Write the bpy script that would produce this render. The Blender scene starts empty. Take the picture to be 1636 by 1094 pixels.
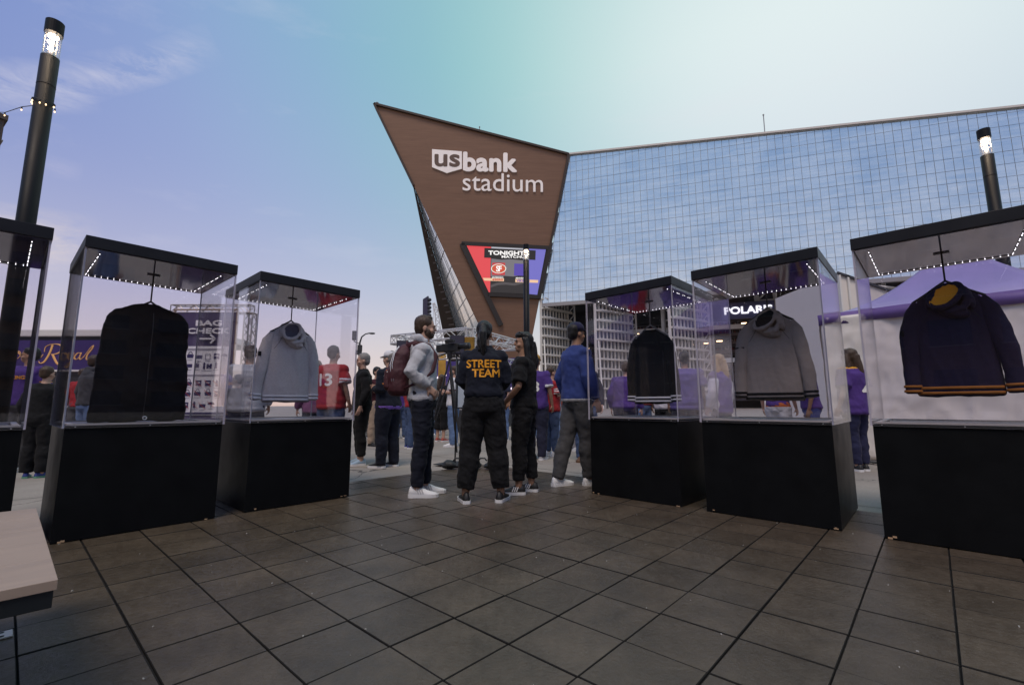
import bpy, bmesh, math, random
from mathutils import Vector, Matrix, noise
from mathutils.bvhtree import BVHTree
V = Vector
R_ = math.radians
rng = random.Random(11)
SC = bpy.context.scene
COL = SC.collection

# ------------------------------------------------------------------ camera
EYE = 0.868                       # camera height above the rubber deck (m)
FPX, PITCH, ROLL = 731.78, R_(7.802), R_(-0.127)
IMW, IMH, CX, CY = 1636, 1094, 818, 547
cam = bpy.data.cameras.new('camera')
cam.sensor_width = 36.0
cam.lens = 36.0 * FPX / IMW
cam.clip_start, cam.clip_end = 0.05, 3000
camo = bpy.data.objects.new('camera', cam)
COL.objects.link(camo)
camo.matrix_world = Matrix.Translation((0, 0, EYE)) @ Matrix.Rotation(math.pi/2 + PITCH, 4, 'X') @ Matrix.Rotation(ROLL, 4, 'Z')
SC.camera = camo

# ------------------------------------------------------------------ sky
def lin(r, g, b):
    f = lambda c: (c/255/12.92) if c/255 <= .04045 else ((c/255+.055)/1.055)**2.4
    return (f(r), f(g), f(b), 1)
W = bpy.data.worlds.new('World'); SC.world = W; W.use_nodes = True
wn, wl = W.node_tree.nodes, W.node_tree.links
wn.clear()
SUN_ELEV, SUN_AZ = R_(60), R_(192)     # broad glow of the evening sky behind the camera
wout = wn.new('ShaderNodeOutputWorld'); bg = wn.new('ShaderNodeBackground')
tc = wn.new('ShaderNodeTexCoord')
def wmath(op, a, b=None, c=None, clamp=False):
    n = wn.new('ShaderNodeMath'); n.operation = op; n.use_clamp = clamp
    for i, x in enumerate((a, b, c)):
        if x is None: continue
        if isinstance(x, (int, float)): n.inputs[i].default_value = x
        else: wl.new(x, n.inputs[i])
    return n.outputs[0]
def wramp(fac, stops, interp='B_SPLINE'):
    n = wn.new('ShaderNodeValToRGB'); n.color_ramp.interpolation = interp
    e = n.color_ramp.elements
    while len(e) > 1: e.remove(e[0])
    e[0].position, e[0].color = stops[0]
    for p, c in stops[1:]:
        k = e.new(p); k.color = c
    wl.new(fac, n.inputs[0]); return n.outputs[0]
def wmix(f, a, b):
    n = wn.new('ShaderNodeMix'); n.data_type = 'RGBA'
    for i, x in ((0, f), (6, a), (7, b)):
        if isinstance(x, (int, float)): n.inputs[i].default_value = x
        elif isinstance(x, tuple): n.inputs[i].default_value = x
        else: wl.new(x, n.inputs[i])
    return n.outputs[2]
sky = wn.new('ShaderNodeTexSky'); sky.sky_type = 'NISHITA'; sky.sun_disc = False
sky.sun_elevation = R_(6); sky.sun_rotation = SUN_AZ
skys = wn.new('ShaderNodeVectorMath'); skys.operation = 'SCALE'; skys.inputs[3].default_value = 0.15
wl.new(sky.outputs[0], skys.inputs[0])
nrm = wn.new('ShaderNodeVectorMath'); nrm.operation = 'NORMALIZE'; wl.new(tc.outputs['Generated'], nrm.inputs[0])
dot = wn.new('ShaderNodeVectorMath'); dot.operation = 'DOT_PRODUCT'; wl.new(nrm.outputs[0], dot.inputs[0])
dot.inputs[1].default_value = (.522, .650, .552)
sep = wn.new('ShaderNodeSeparateXYZ'); wl.new(nrm.outputs[0], sep.inputs[0])
t = wmath('MULTIPLY_ADD', dot.outputs['Value'], .5, .5)
P = lambda d: d*.5+.5
base = wramp(t, [(P(-1), lin(164,192,216)), (P(-.3), lin(136,170,208)), (P(.15), lin(92,118,190)), (P(.42), lin(140,160,208)),
                 (P(.62), lin(138,176,206)), (P(.76), lin(140,188,200)), (P(.85), lin(160,204,206)), (P(.93), lin(196,222,222)), (P(1), lin(230,239,240))])
elev = sep.outputs[2]
hz = wmath('POWER', wmath('SUBTRACT', 1, wmath('MULTIPLY', wmath('MAXIMUM', elev, 0), 1.6, clamp=True), clamp=True), 1.15)
hcol = wramp(elev, [(0, lin(234,206,188)), (.10, lin(228,212,206)), (.22, lin(212,205,218)), (.42, lin(178,181,214))])
col = wmix(hz, base, hcol)
# thin cirrus streaks
mp = wn.new('ShaderNodeMapping'); mp.inputs['Rotation'].default_value = (0, R_(8), R_(38)); mp.inputs['Scale'].default_value = (1.3, 7, 13)
wl.new(nrm.outputs[0], mp.inputs[0])
nz = wn.new('ShaderNodeTexNoise'); nz.inputs['Scale'].default_value = 1.15; nz.inputs['Detail'].default_value = 7; nz.inputs['Roughness'].default_value = .62
wl.new(mp.outputs[0], nz.inputs['Vector'])
cl = wmath('MULTIPLY', wmath('SUBTRACT', nz.outputs[0], .56, clamp=True), 3.0, clamp=True)
# one brighter streak over the left of the plaza: distance to a great circle arc
def rdir(u, v):
    a, b = (u-CX)/FPX, -(v-CY)/FPX
    c, s = math.cos(PITCH), math.sin(PITCH)
    return V((a, c-b*s, s+b*c)).normalized()
def streak(p, q, width, soft, lo, hi, amt):
    a, b = rdir(*p), rdir(*q); n = a.cross(b).normalized(); m = ((a+b)/2).normalized(); half = a.angle(b)/2
    def dt(v):
        k = wn.new('ShaderNodeVectorMath'); k.operation = 'DOT_PRODUCT'; k.inputs[1].default_value = v
        wl.new(wv, k.inputs[0]); return k.outputs['Value']
    d = wmath('DIVIDE', wmath('ABSOLUTE', dt(n)), width)
    along = wmath('DIVIDE', wmath('ABSOLUTE', dt((n.cross(m)))), half)
    f = wmath('MULTIPLY', wmath('SUBTRACT', 1, d, clamp=True), wmath('SUBTRACT', 1, wmath('POWER', along, 2), clamp=True))
    return wmath('MULTIPLY', wmath('MULTIPLY', wmath('POWER', f, soft), wmath('MULTIPLY', wmath('SUBTRACT', nz2.outputs[0], lo, clamp=True), hi, clamp=True)), amt, clamp=True)
mp2 = wn.new('ShaderNodeMapping'); mp2.inputs['Rotation'].default_value = (0, 0, R_(40)); mp2.inputs['Scale'].default_value = (9, 9, 30)
wl.new(nrm.outputs[0], mp2.inputs[0])
nz2 = wn.new('ShaderNodeTexNoise'); nz2.inputs['Scale'].default_value = 1.2; nz2.inputs['Detail'].default_value = 9; nz2.inputs['Roughness'].default_value = .68; nz2.inputs['Distortion'].default_value = .5
wl.new(mp2.outputs[0], nz2.inputs['Vector'])
wob = wn.new('ShaderNodeVectorMath'); wob.operation = 'MULTIPLY_ADD'; wob.inputs[1].default_value = (.03, .03, .03)
nz3 = wn.new('ShaderNodeTexNoise'); nz3.inputs['Scale'].default_value = 5; nz3.inputs['Detail'].default_value = 4; wl.new(nrm.outputs[0], nz3.inputs['Vector'])
wl.new(nz3.outputs[1], wob.inputs[0]); wl.new(nrm.outputs[0], wob.inputs[2])
wob2 = wn.new('ShaderNodeVectorMath'); wob2.operation = 'SUBTRACT'; wl.new(wob.outputs[0], wob2.inputs[0]); wob2.inputs[1].default_value = (.015, .015, .015)
wv = wob2.outputs[0]
s1 = streak((-160, 140), (150, 134), .035, .8, .33, 3.5, .62)
s2 = streak((60, 142), (345, 70), .030, .8, .36, 3.5, .62)
s3 = streak((-120, 362), (165, 398), .055, .8, .40, 3.5, .6)
s4 = streak((60, 255), (135, 275), .018, 1., .36, 3., .4)
col = wmix(wmath('MULTIPLY', cl, .22), col, lin(226,222,230))
for s, c in ((s1, lin(214,212,226)), (s2, lin(214,212,226)), (s3, lin(240,222,206)), (s4, lin(206,200,222))):
    col = wmix(s, col, c)
col = wmix(.04, col, skys.outputs[0])
wl.new(col, bg.inputs[0]); bg.inputs[1].default_value = 1.06
wl.new(bg.outputs[0], wout.inputs[0])

sun = bpy.data.lights.new('sun', 'SUN'); sun.energy = 1.9; sun.angle = R_(26); sun.color = (1, .84, .68)
suno = bpy.data.objects.new('sun', sun); COL.objects.link(suno)
sd = V((math.sin(SUN_AZ)*math.cos(SUN_ELEV), math.cos(SUN_AZ)*math.cos(SUN_ELEV), math.sin(SUN_ELEV)))
suno.rotation_euler = (-sd).to_track_quat('-Z', 'Y').to_euler()

vs = SC.view_settings; vs.view_transform = 'Standard'; vs.look = 'None'; vs.gamma = 1; vs.use_curve_mapping = False; vs.exposure = 0
cy = SC.cycles
cy.use_denoising = True; cy.transparent_max_bounces = 40; cy.max_bounces = 10; cy.glossy_bounces = 5; cy.diffuse_bounces = 3
cy.sample_clamp_indirect = 4; cy.caustics_reflective = False; cy.caustics_refractive = False

# ------------------------------------------------------------------ pixel -> place
def ray(u, v):
    a, b = u-CX, v-CY
    c, s = math.cos(ROLL), math.sin(ROLL)
    a, b = (a*c+b*s)/FPX, -(-a*s+b*c)/FPX
    c, s = math.cos(PITCH), math.sin(PITCH)
    return V((a, c-b*s, s+b*c))
def G(u, v, z=0.0):
    d = ray(u, v); return V((0, 0, EYE)) + d*((z-EYE)/d.z)
def AT(u, v, Y):
    d = ray(u, v); return V((0, 0, EYE)) + d*(Y/d.y)
def PL(u, v, p, n):
    d = ray(u, v); o = V((0, 0, EYE)); return o + d*((p-o).dot(n)/d.dot(n))
def pix(p):
    q = V(p)-V((0, 0, EYE)); c, s = math.cos(PITCH), math.sin(PITCH)
    d = q.y*c+q.z*s
    if d <= .05: return None
    return CX+q.x/d*FPX, CY-(-q.y*s+q.z*c)/d*FPX

# ------------------------------------------------------------------ materials
MATS = {}
def mat(name, base=(.5,.5,.5), rough=.6, metal=0., var=0., vscale=6., bump=0., bscale=60., spec=.5, rnd=0., emit=None, estr=0., stretch=None, sheen=0., detail=4., col2=None, trans=0.):
    if name in MATS: return MATS[name]
    m = bpy.data.materials.new(name); m.use_nodes = True
    N, L = m.node_tree.nodes, m.node_tree.links
    b = N['Principled BSDF']
    base = tuple(base[:3])
    b.inputs['Base Color'].default_value = (*base, 1); b.inputs['Roughness'].default_value = rough
    b.inputs['Metallic'].default_value = metal; b.inputs['Specular IOR Level'].default_value = spec
    if sheen: b.inputs['Sheen Weight'].default_value = sheen
    if trans: b.inputs['Subsurface Weight'].default_value = 0
    tcn = N.new('ShaderNodeTexCoord'); vec = tcn.outputs['Object']
    if stretch:
        mpn = N.new('ShaderNodeMapping'); mpn.inputs['Scale'].default_value = stretch; L.new(vec, mpn.inputs[0]); vec = mpn.outputs[0]
    colour = None
    if var or col2:
        nz = N.new('ShaderNodeTexNoise'); nz.inputs['Scale'].default_value = vscale; nz.inputs['Detail'].default_value = detail; nz.inputs['Roughness'].default_value = .6
        L.new(vec, nz.inputs['Vector'])
        rp = N.new('ShaderNodeValToRGB'); rp.color_ramp.elements[0].position = .28; rp.color_ramp.elements[1].position = .72
        a = tuple(max(0, c*(1-var)) for c in base); d = tuple(min(1, c*(1+var)) for c in base)
        if col2: d = tuple(col2[:3]); a = base
        rp.color_ramp.elements[0].color = (*a, 1); rp.color_ramp.elements[1].color = (*d, 1)
        L.new(nz.outputs[0], rp.inputs[0]); colour = rp.outputs[0]
        rr = N.new('ShaderNodeMapRange'); rr.inputs[3].default_value = max(0, rough-.12); rr.inputs[4].default_value = min(1, rough+.12)
        L.new(nz.outputs[0], rr.inputs[0]); L.new(rr.outputs[0], b.inputs['Roughness'])
    if rnd:
        oi = N.new('ShaderNodeObjectInfo'); hs = N.new('ShaderNodeHueSaturation')
        mr = N.new('ShaderNodeMapRange'); mr.inputs[3].default_value = 1-rnd; mr.inputs[4].default_value = 1+rnd
        L.new(oi.outputs['Random'], mr.inputs[0]); L.new(mr.outputs[0], hs.inputs['Value'])
        if colour: L.new(colour, hs.inputs['Color'])
        else: hs.inputs['Color'].default_value = (*base, 1)
        colour = hs.outputs[0]
    if colour: L.new(colour, b.inputs['Base Color'])
    if bump:
        nb = N.new('ShaderNodeTexNoise'); nb.inputs['Scale'].default_value = bscale; nb.inputs['Detail'].default_value = 5
        L.new(vec, nb.inputs['Vector'])
        bm_ = N.new('ShaderNodeBump'); bm_.inputs['Strength'].default_value = bump; bm_.inputs['Distance'].default_value = .01
        L.new(nb.outputs[0], bm_.inputs['Height']); L.new(bm_.outputs[0], b.inputs['Normal'])
    if emit:
        b.inputs['Emission Color'].default_value = (*emit[:3], 1); b.inputs['Emission Strength'].default_value = estr
    MATS[name] = m; return m
def glassmat(name, tint=(.9,.89,.96), gloss=(1,1,1), f0=.045, rough=0.0):
    if name in MATS: return MATS[name]
    m = bpy.data.materials.new(name); m.use_nodes = True
    N, L = m.node_tree.nodes, m.node_tree.links; N.clear()
    out = N.new('ShaderNodeOutputMaterial'); mx = N.new('ShaderNodeMixShader')
    tr = N.new('ShaderNodeBsdfTransparent'); tr.inputs[0].default_value = (*tint, 1)
    gl = N.new('ShaderNodeBsdfGlossy'); gl.inputs[0].default_value = (*gloss, 1); gl.inputs['Roughness'].default_value = rough
    lw = N.new('ShaderNodeLayerWeight'); lw.inputs[0].default_value = .5
    pw = N.new('ShaderNodeMath'); pw.operation = 'POWER'; pw.inputs[1].default_value = 4.6; L.new(lw.outputs['Facing'], pw.inputs[0])
    ma = N.new('ShaderNodeMath'); ma.operation = 'MULTIPLY_ADD'; ma.inputs[1].default_value = .9-f0; ma.inputs[2].default_value = f0; L.new(pw.outputs[0], ma.inputs[0])
    L.new(ma.outputs[0], mx.inputs[0]); L.new(tr.outputs[0], mx.inputs[1]); L.new(gl.outputs[0], mx.inputs[2]); L.new(mx.outputs[0], out.inputs[0])
    MATS[name] = m; return m
def emat(name, c, s):
    return mat(name, (.02,.02,.02), .5, emit=c, estr=s)
rgb = lambda r, g, b: lin(r, g, b)[:3]

# ------------------------------------------------------------------ mesh builder
class MB:
    def __init__(s): s.v, s.f, s.m = [], [], []
    def add(s, verts, faces, mi=0):
        o = len(s.v); s.v += [tuple(x) for x in verts]; s.f += [tuple(i+o for i in f) for f in faces]; s.m += [mi]*len(faces); return s
    def box(s, c, d, R=None, mi=0, bev=0.):
        c = V(c); x, y, z = d[0]/2, d[1]/2, d[2]/2
        R = R or Matrix.Identity(3)
        if bev <= 0:
            vs_ = [V((a*x, b*y, e*z)) for a in (-1,1) for b in (-1,1) for e in (-1,1)]
            return s.add([c+R@p for p in vs_], [(0,1,3,2),(4,6,7,5),(0,4,5,1),(2,3,7,6),(0,2,6,4),(1,5,7,3)], mi)
        bm = bmesh.new(); bmesh.ops.create_cube(bm, size=1)
        for p in bm.verts: p.co = V((p.co.x*d[0], p.co.y*d[1], p.co.z*d[2]))
        bmesh.ops.bevel(bm, geom=bm.edges[:]+bm.verts[:], offset=bev, segments=2, affect='EDGES', profile=.6)
        bm.verts.index_update()
        s.add([c+R@p.co for p in bm.verts], [[q.index for q in f.verts] for f in bm.faces], mi); bm.free(); return s
    def bar(s, a, b, w, h=None, mi=0, up=(0,0,1)):
        a, b = V(a), V(b); d = (b-a); l = d.length
        if l < 1e-6: return s
        d.normalize(); u = V(up)
        if abs(d.dot(u)) > .98: u = V((0,1,0))
        x = d.cross(u).normalized(); z = x.cross(d)
        return s.box((a+b)/2, (w, l, h or w), Matrix((x, d, z)).transposed(), mi)
    def tube(s, pts, rad, seg=10, mi=0, caps=True, up=None):
        pts = [V(p) for p in pts]; n = len(pts)
        if not isinstance(rad, (list, tuple)): rad = [rad]*n
        vs_, fs = [], []
        t0 = (pts[1]-pts[0]).normalized(); u = V(up) if up else (V((0,0,1)) if abs(t0.z) < .9 else V((1,0,0)))
        x = t0.cross(u).normalized()
        for i in range(n):
            t = (pts[min(i+1,n-1)]-pts[max(i-1,0)]).normalized()
            x = (x - t*x.dot(t)).normalized(); y = t.cross(x)
            r = rad[i]; rx, ry = r if isinstance(r, (list, tuple)) else (r, r)
            for k in range(seg):
                a = 2*math.pi*k/seg
                vs_.append(pts[i]+x*(rx*math.cos(a))+y*(ry*math.sin(a)))
        for i in range(n-1):
            for k in range(seg):
                fs.append((i*seg+k, i*seg+(k+1)%seg, (i+1)*seg+(k+1)%seg, (i+1)*seg+k))
        if caps: fs += [tuple(range(seg-1,-1,-1)), tuple((n-1)*seg+k for k in range(seg))]
        return s.add(vs_, fs, mi)
    def rings(s, rs, seg=20, mi=0, caps=True, power=2.0, M=None):
        # rs: (z, rx, ry, cx, cy) stacked rings
        vs_, fs = [], []; n = len(rs)
        for r in rs:
            z, rx, ry = r[:3]; cx_, cy_ = (r[3], r[4]) if len(r) > 4 else (0, 0)
            for k in range(seg):
                a = 2*math.pi*k/seg; c, q = math.cos(a), math.sin(a)
                e = 2/power
                p = V((cx_+rx*abs(c)**e*(1 if c >= 0 else -1), cy_+ry*abs(q)**e*(1 if q >= 0 else -1), z))
                vs_.append(M@p if M else p)
        for i in range(n-1):
            for k in range(seg):
                fs.append((i*seg+k, i*seg+(k+1)%seg, (i+1)*seg+(k+1)%seg, (i+1)*seg+k))
        if caps: fs += [tuple(range(seg-1,-1,-1)), tuple((n-1)*seg+k for k in range(seg))]
        return s.add(vs_, fs, mi)
    def ell(s, c, r, R=None, seg=14, mi=0):
        c = V(c); r = (r, r, r) if isinstance(r, (int, float)) else r
        vs_, fs = [], []; rows = max(6, seg//2+1)
        R = R or Matrix.Identity(3)
        for i in range(1, rows):
            ph = math.pi*i/rows
            for k in range(seg):
                a = 2*math.pi*k/seg
                vs_.append(c+R@V((r[0]*math.sin(ph)*math.cos(a), r[1]*math.sin(ph)*math.sin(a), r[2]*math.cos(ph))))
        top, bot = len(vs_), len(vs_)+1
        vs_ += [c+R@V((0,0,r[2])), c+R@V((0,0,-r[2]))]
        for i in range(rows-2):
            for k in range(seg): fs.append((i*seg+k, (i+1)*seg+k, (i+1)*seg+(k+1)%seg, i*seg+(k+1)%seg))
        for k in range(seg):
            fs.append((top, k, (k+1)%seg)); fs.append((bot, (rows-2)*seg+(k+1)%seg, (rows-2)*seg+k))
        return s.add(vs_, fs, mi)
    def prism(s, poly, off, mi=0, side=None):
        n = len(poly); off = V(off); poly = [V(p) for p in poly]
        s.add(poly+[p+off for p in poly], [tuple(range(n-1,-1,-1)), tuple(range(n,2*n))], mi)
        s.add(poly+[p+off for p in poly], [(i, (i+1)%n, n+(i+1)%n, n+i) for i in range(n)], mi if side is None else side)
        return s
    def mesh(s, name, mats, smooth=False):
        me = bpy.data.meshes.new(name); me.from_pydata(s.v, [], s.f)
        for m in (mats if isinstance(mats, (list, tuple)) else [mats]): me.materials.append(m)
        me.polygons.foreach_set('material_index', s.m)
        if smooth: me.polygons.foreach_set('use_smooth', [True]*len(s.f))
        bm = bmesh.new(); bm.from_mesh(me); bmesh.ops.recalc_face_normals(bm, faces=bm.faces); bm.to_mesh(me); bm.free()
        me.update(); return me
    def build(s, name, mats, parent=None, smooth=False, **kw):
        return link(name, s.mesh(name, mats, smooth), parent, **kw)
def link(name, data, parent=None, label=None, cat=None, group=None, kind=None, loc=None, rot=None):
    o = bpy.data.objects.new(name, data); COL.objects.link(o)
    if parent is not None: o.parent = parent
    if loc is not None: o.location = loc
    if rot is not None: o.rotation_euler = rot
    tag(o, label, cat, group, kind); return o
def tag(o, label=None, cat=None, group=None, kind=None):
    for k, x in (('label', label), ('category', cat), ('group', group), ('kind', kind)):
        if x: o[k] = x
    return o
def empty(name, loc, rz, label, cat, group=None):
    o = link(name, None, None, label, cat, group, loc=loc, rot=(0,0,rz)); o.empty_display_size = .1; return o
def remesh(mb, vox, smooth_it=4, fold=None):
    """one continuous surface from overlapping closed pieces"""
    me = mb.mesh('tmp', [], True)
    o = bpy.data.objects.new('tmp', me); COL.objects.link(o)
    md = o.modifiers.new('r', 'REMESH'); md.mode = 'VOXEL'; md.voxel_size = vox; md.use_smooth_shade = True
    sm = o.modifiers.new('s', 'SMOOTH'); sm.factor = .5; sm.iterations = smooth_it
    dg = bpy.context.evaluated_depsgraph_get()
    out = bpy.data.meshes.new_from_object(o.evaluated_get(dg))
    bpy.data.objects.remove(o); bpy.data.meshes.remove(me)
    if fold:
        n = [v.normal.copy() for v in out.vertices]
        for v, k in zip(out.vertices, n): v.co += k*fold(v.co)
    out.polygons.foreach_set('use_smooth', [True]*len(out.polygons)); out.update()
    return out
def paint(me, mats, fn):
    me.materials.clear()
    for m in mats: me.materials.append(m)
    for p in me.polygons: p.material_index = fn(p.center)
    return me
def textmesh(txt, size=1., extrude=0., bold=0., align='CENTER', sx=1., shear=0., space=1.):
    c = bpy.data.curves.new('t', 'FONT'); c.body = txt; c.size = size; c.extrude = extrude; c.offset = bold
    c.align_x = align; c.align_y = 'CENTER'; c.shear = shear; c.space_character = space; c.resolution_u = 4
    o = bpy.data.objects.new('t', c); COL.objects.link(o)
    me = bpy.data.meshes.new_from_object(o.evaluated_get(bpy.context.evaluated_depsgraph_get()))
    bpy.data.objects.remove(o); bpy.data.curves.remove(c)
    for v in me.vertices: v.co.x *= sx
    me.polygons.foreach_set('use_smooth', [False]*len(me.polygons))
    me.materials.clear(); return me
def frame(o, x, y):
    x = V(x).normalized(); y = V(y); y = (y-x*y.dot(x)).normalized(); z = x.cross(y)
    M = Matrix((x, y, z)).transposed().to_4x4(); M.translation = V(o); return M
def put_text(txt, M, size, m, parent, extrude=.01, bold=0., sx=1., shear=0., name='lettering', align='CENTER', space=1.):
    me = textmesh(txt, size, extrude, bold, align, sx, shear, space); me.transform(M); me.materials.append(m)
    return link(name, me, parent)
def fit_text(txt, M, w, h, m, parent, extrude=.01, bold=.02, name='lettering', shear=0., space=1., fat=0.):
    """lettering stretched to width w and height h in the frame M"""
    me = textmesh(txt, 1., 0, bold, shear=shear, space=space)
    xs = [v.co.x for v in me.vertices]; ys = [v.co.y for v in me.vertices]
    x0, x1, y0, y1 = min(xs), max(xs), min(ys), max(ys)
    bm = bmesh.new(); bm.from_mesh(me)
    for v in bm.verts: v.co = V(((v.co.x-(x0+x1)/2)*w/(x1-x0), (v.co.y-(y0+y1)/2)*h/(y1-y0), 0))
    bmesh.ops.dissolve_limit(bm, angle_limit=.02, verts=bm.verts, edges=bm.edges)
    r = bmesh.ops.extrude_face_region(bm, geom=bm.faces[:])
    for g in r['geom']:
        if isinstance(g, bmesh.types.BMVert): g.co.z += extrude
    if fat:                                   # heavier strokes: the same letters set off by a little in eight directions
        src = bm.copy(); tmp = bpy.data.meshes.new('t'); base_me = bpy.data.meshes.new('t2'); src.to_mesh(base_me); src.free()
        for q in range(8):
            c2_ = base_me.copy(); a = q*math.pi/4
            for v in c2_.vertices: v.co += V((math.cos(a)*fat*h, math.sin(a)*fat*h, (extrude*.012*(q+1)) if v.co.z > extrude*.5 else -extrude*.01*(q+1)))
            bm.from_mesh(c2_); bpy.data.meshes.remove(c2_)
        bpy.data.meshes.remove(tmp); bpy.data.meshes.remove(base_me)
    bmesh.ops.recalc_face_normals(bm, faces=bm.faces); bm.to_mesh(me); bm.free()
    me.transform(M); me.materials.append(m)
    return link(name, me, parent)
def decal(txt, target, origin, right, up, w, h, m, parent, depth=.004, bold=0., name='lettering'):
    """print pressed onto a curved garment: each vertex is cast onto the cloth"""
    me = textmesh(txt, 1., 0, bold)
    xs = [v.co.x for v in me.vertices]; ys = [v.co.y for v in me.vertices]
    x0, x1, y0, y1 = min(xs), max(xs), min(ys), max(ys)
    bm = bmesh.new(); bm.from_mesh(me)
    bmesh.ops.triangulate(bm, faces=bm.faces)
    bmesh.ops.subdivide_edges(bm, edges=[e for e in bm.edges if e.calc_length() > .12], cuts=2)
    bmesh.ops.triangulate(bm, faces=bm.faces)
    layer = {v: 0 for v in bm.verts}
    g0 = bm.verts[:]+bm.edges[:]+bm.faces[:]
    for k, (dx, dy) in enumerate(((.028,0),(-.028,0),(0,.028),(0,-.028))):      # heavier strokes
        r_ = bmesh.ops.duplicate(bm, geom=g0)
        for g in r_['geom']:
            if isinstance(g, bmesh.types.BMVert): g.co += V((dx, dy, 0)); layer[g] = k+1
    tree = BVHTree.FromPolygons([v.co for v in target.vertices], [p.vertices for p in target.polygons])
    right, up, origin = V(right).normalized(), V(up).normalized(), V(origin); out = right.cross(up).normalized()
    for v in bm.verts:
        p = origin + right*((v.co.x-(x0+x1)/2)*w/(x1-x0)) + up*((v.co.y-(y0+y1)/2)*h/(y1-y0))
        hit = tree.ray_cast(p+out*.4, -out, 1.0)
        v.co = (hit[0] if hit[0] else p)+out*(depth+.0004*layer[v])
    bm.to_mesh(me); bm.free(); me.materials.append(m); me.update()
    return link(name, me, parent)

# ================================================================== ground and deck
def concrete():
    m = bpy.data.materials.new('plaza_concrete'); m.use_nodes = True
    N, L = m.node_tree.nodes, m.node_tree.links; b = N['Principled BSDF']
    t = N.new('ShaderNodeTexCoord')
    n1 = N.new('ShaderNodeTexNoise'); n1.inputs['Scale'].default_value = .55; n1.inputs['Detail'].default_value = 8; n1.inputs['Roughness'].default_value = .65
    n2 = N.new('ShaderNodeTexNoise'); n2.inputs['Scale'].default_value = 45; n2.inputs['Detail'].default_value = 4
    for n in (n1, n2): L.new(t.outputs['Object'], n.inputs['Vector'])
    r = N.new('ShaderNodeValToRGB'); e = r.color_ramp.elements
    e[0].position, e[0].color = .3, (.27,.235,.205,1); e[1].position, e[1].color = .7, (.42,.37,.325,1); L.new(n1.outputs[0], r.inputs[0])
    # thin branching cracks: the edge distance of large cells, broken up by noise
    vo = N.new('ShaderNodeTexVoronoi'); vo.feature = 'DISTANCE_TO_EDGE'; vo.inputs['Scale'].default_value = .22
    wv_ = N.new('ShaderNodeVectorMath'); wv_.operation = 'MULTIPLY_ADD'; wv_.inputs[1].default_value = (1.1,1.1,0)
    n3 = N.new('ShaderNodeTexNoise'); n3.inputs['Scale'].default_value = 1.6; n3.inputs['Detail'].default_value = 6; L.new(t.outputs['Object'], n3.inputs['Vector'])
    L.new(n3.outputs[1], wv_.inputs[0]); L.new(t.outputs['Object'], wv_.inputs[2]); L.new(wv_.outputs[0], vo.inputs['Vector'])
    lt = N.new('ShaderNodeMath'); lt.operation = 'LESS_THAN'; lt.inputs[1].default_value = .0022; L.new(vo.outputs[0], lt.inputs[0])
    mx = N.new('ShaderNodeMix'); mx.data_type = 'RGBA'; L.new(lt.outputs[0], mx.inputs[0]); L.new(r.outputs[0], mx.inputs[6]); mx.inputs[7].default_value = (.11,.095,.085,1)
    mu = N.new('ShaderNodeMix'); mu.data_type = 'RGBA'; mu.blend_type = 'MULTIPLY'; mu.inputs[0].default_value = .35; L.new(mx.outputs[2], mu.inputs[6]); L.new(n2.outputs[0], mu.inputs[7])
    L.new(mu.outputs[2], b.inputs['Base Color']); b.inputs['Roughness'].default_value = .8
    bp = N.new('ShaderNodeBump'); bp.inputs['Strength'].default_value = .25; bp.inputs['Distance'].default_value = .01; L.new(n2.outputs[0], bp.inputs['Height']); L.new(bp.outputs[0], b.inputs['Normal'])
    return m
GZ = -.022                       # plaza concrete lies under the 22 mm deck
gm = MB(); gm.add([(-900,-700,GZ),(900,-700,GZ),(900,1500,GZ),(-900,1500,GZ)], [(0,1,2,3)])
ground = gm.build('ground', concrete(), kind='structure')
A1 = R_(47.6); E1 = V((math.cos(A1), math.sin(A1), 0)); E2 = V((-math.sin(A1), math.cos(A1), 0))
# saw-cut joints of the concrete slabs beyond the deck
jm = MB()
for k in range(-3, 9):
    c0 = E1*(5.2+k*3.05); a, b = c0+E2*(-30), c0+E2*40
    if k >= 0: jm.add([a-E1*.006+V((0,0,GZ+.003)), a+E1*.006+V((0,0,GZ+.003)), b+E1*.006+V((0,0,GZ+.003)), b-E1*.006+V((0,0,GZ+.003))], [(0,1,2,3)])
    c0 = E2*(6.6+k*3.05); a, b = c0+E1*(-30), c0+E1*40
    if k >= 0: jm.add([a-E2*.006+V((0,0,GZ+.003)), a+E2*.006+V((0,0,GZ+.003)), b+E2*.006+V((0,0,GZ+.003)), b-E2*.006+V((0,0,GZ+.003))], [(0,1,2,3)])
jm.build('slab_joint', mat('joint', (.12,.11,.10), .9), ground)

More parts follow.
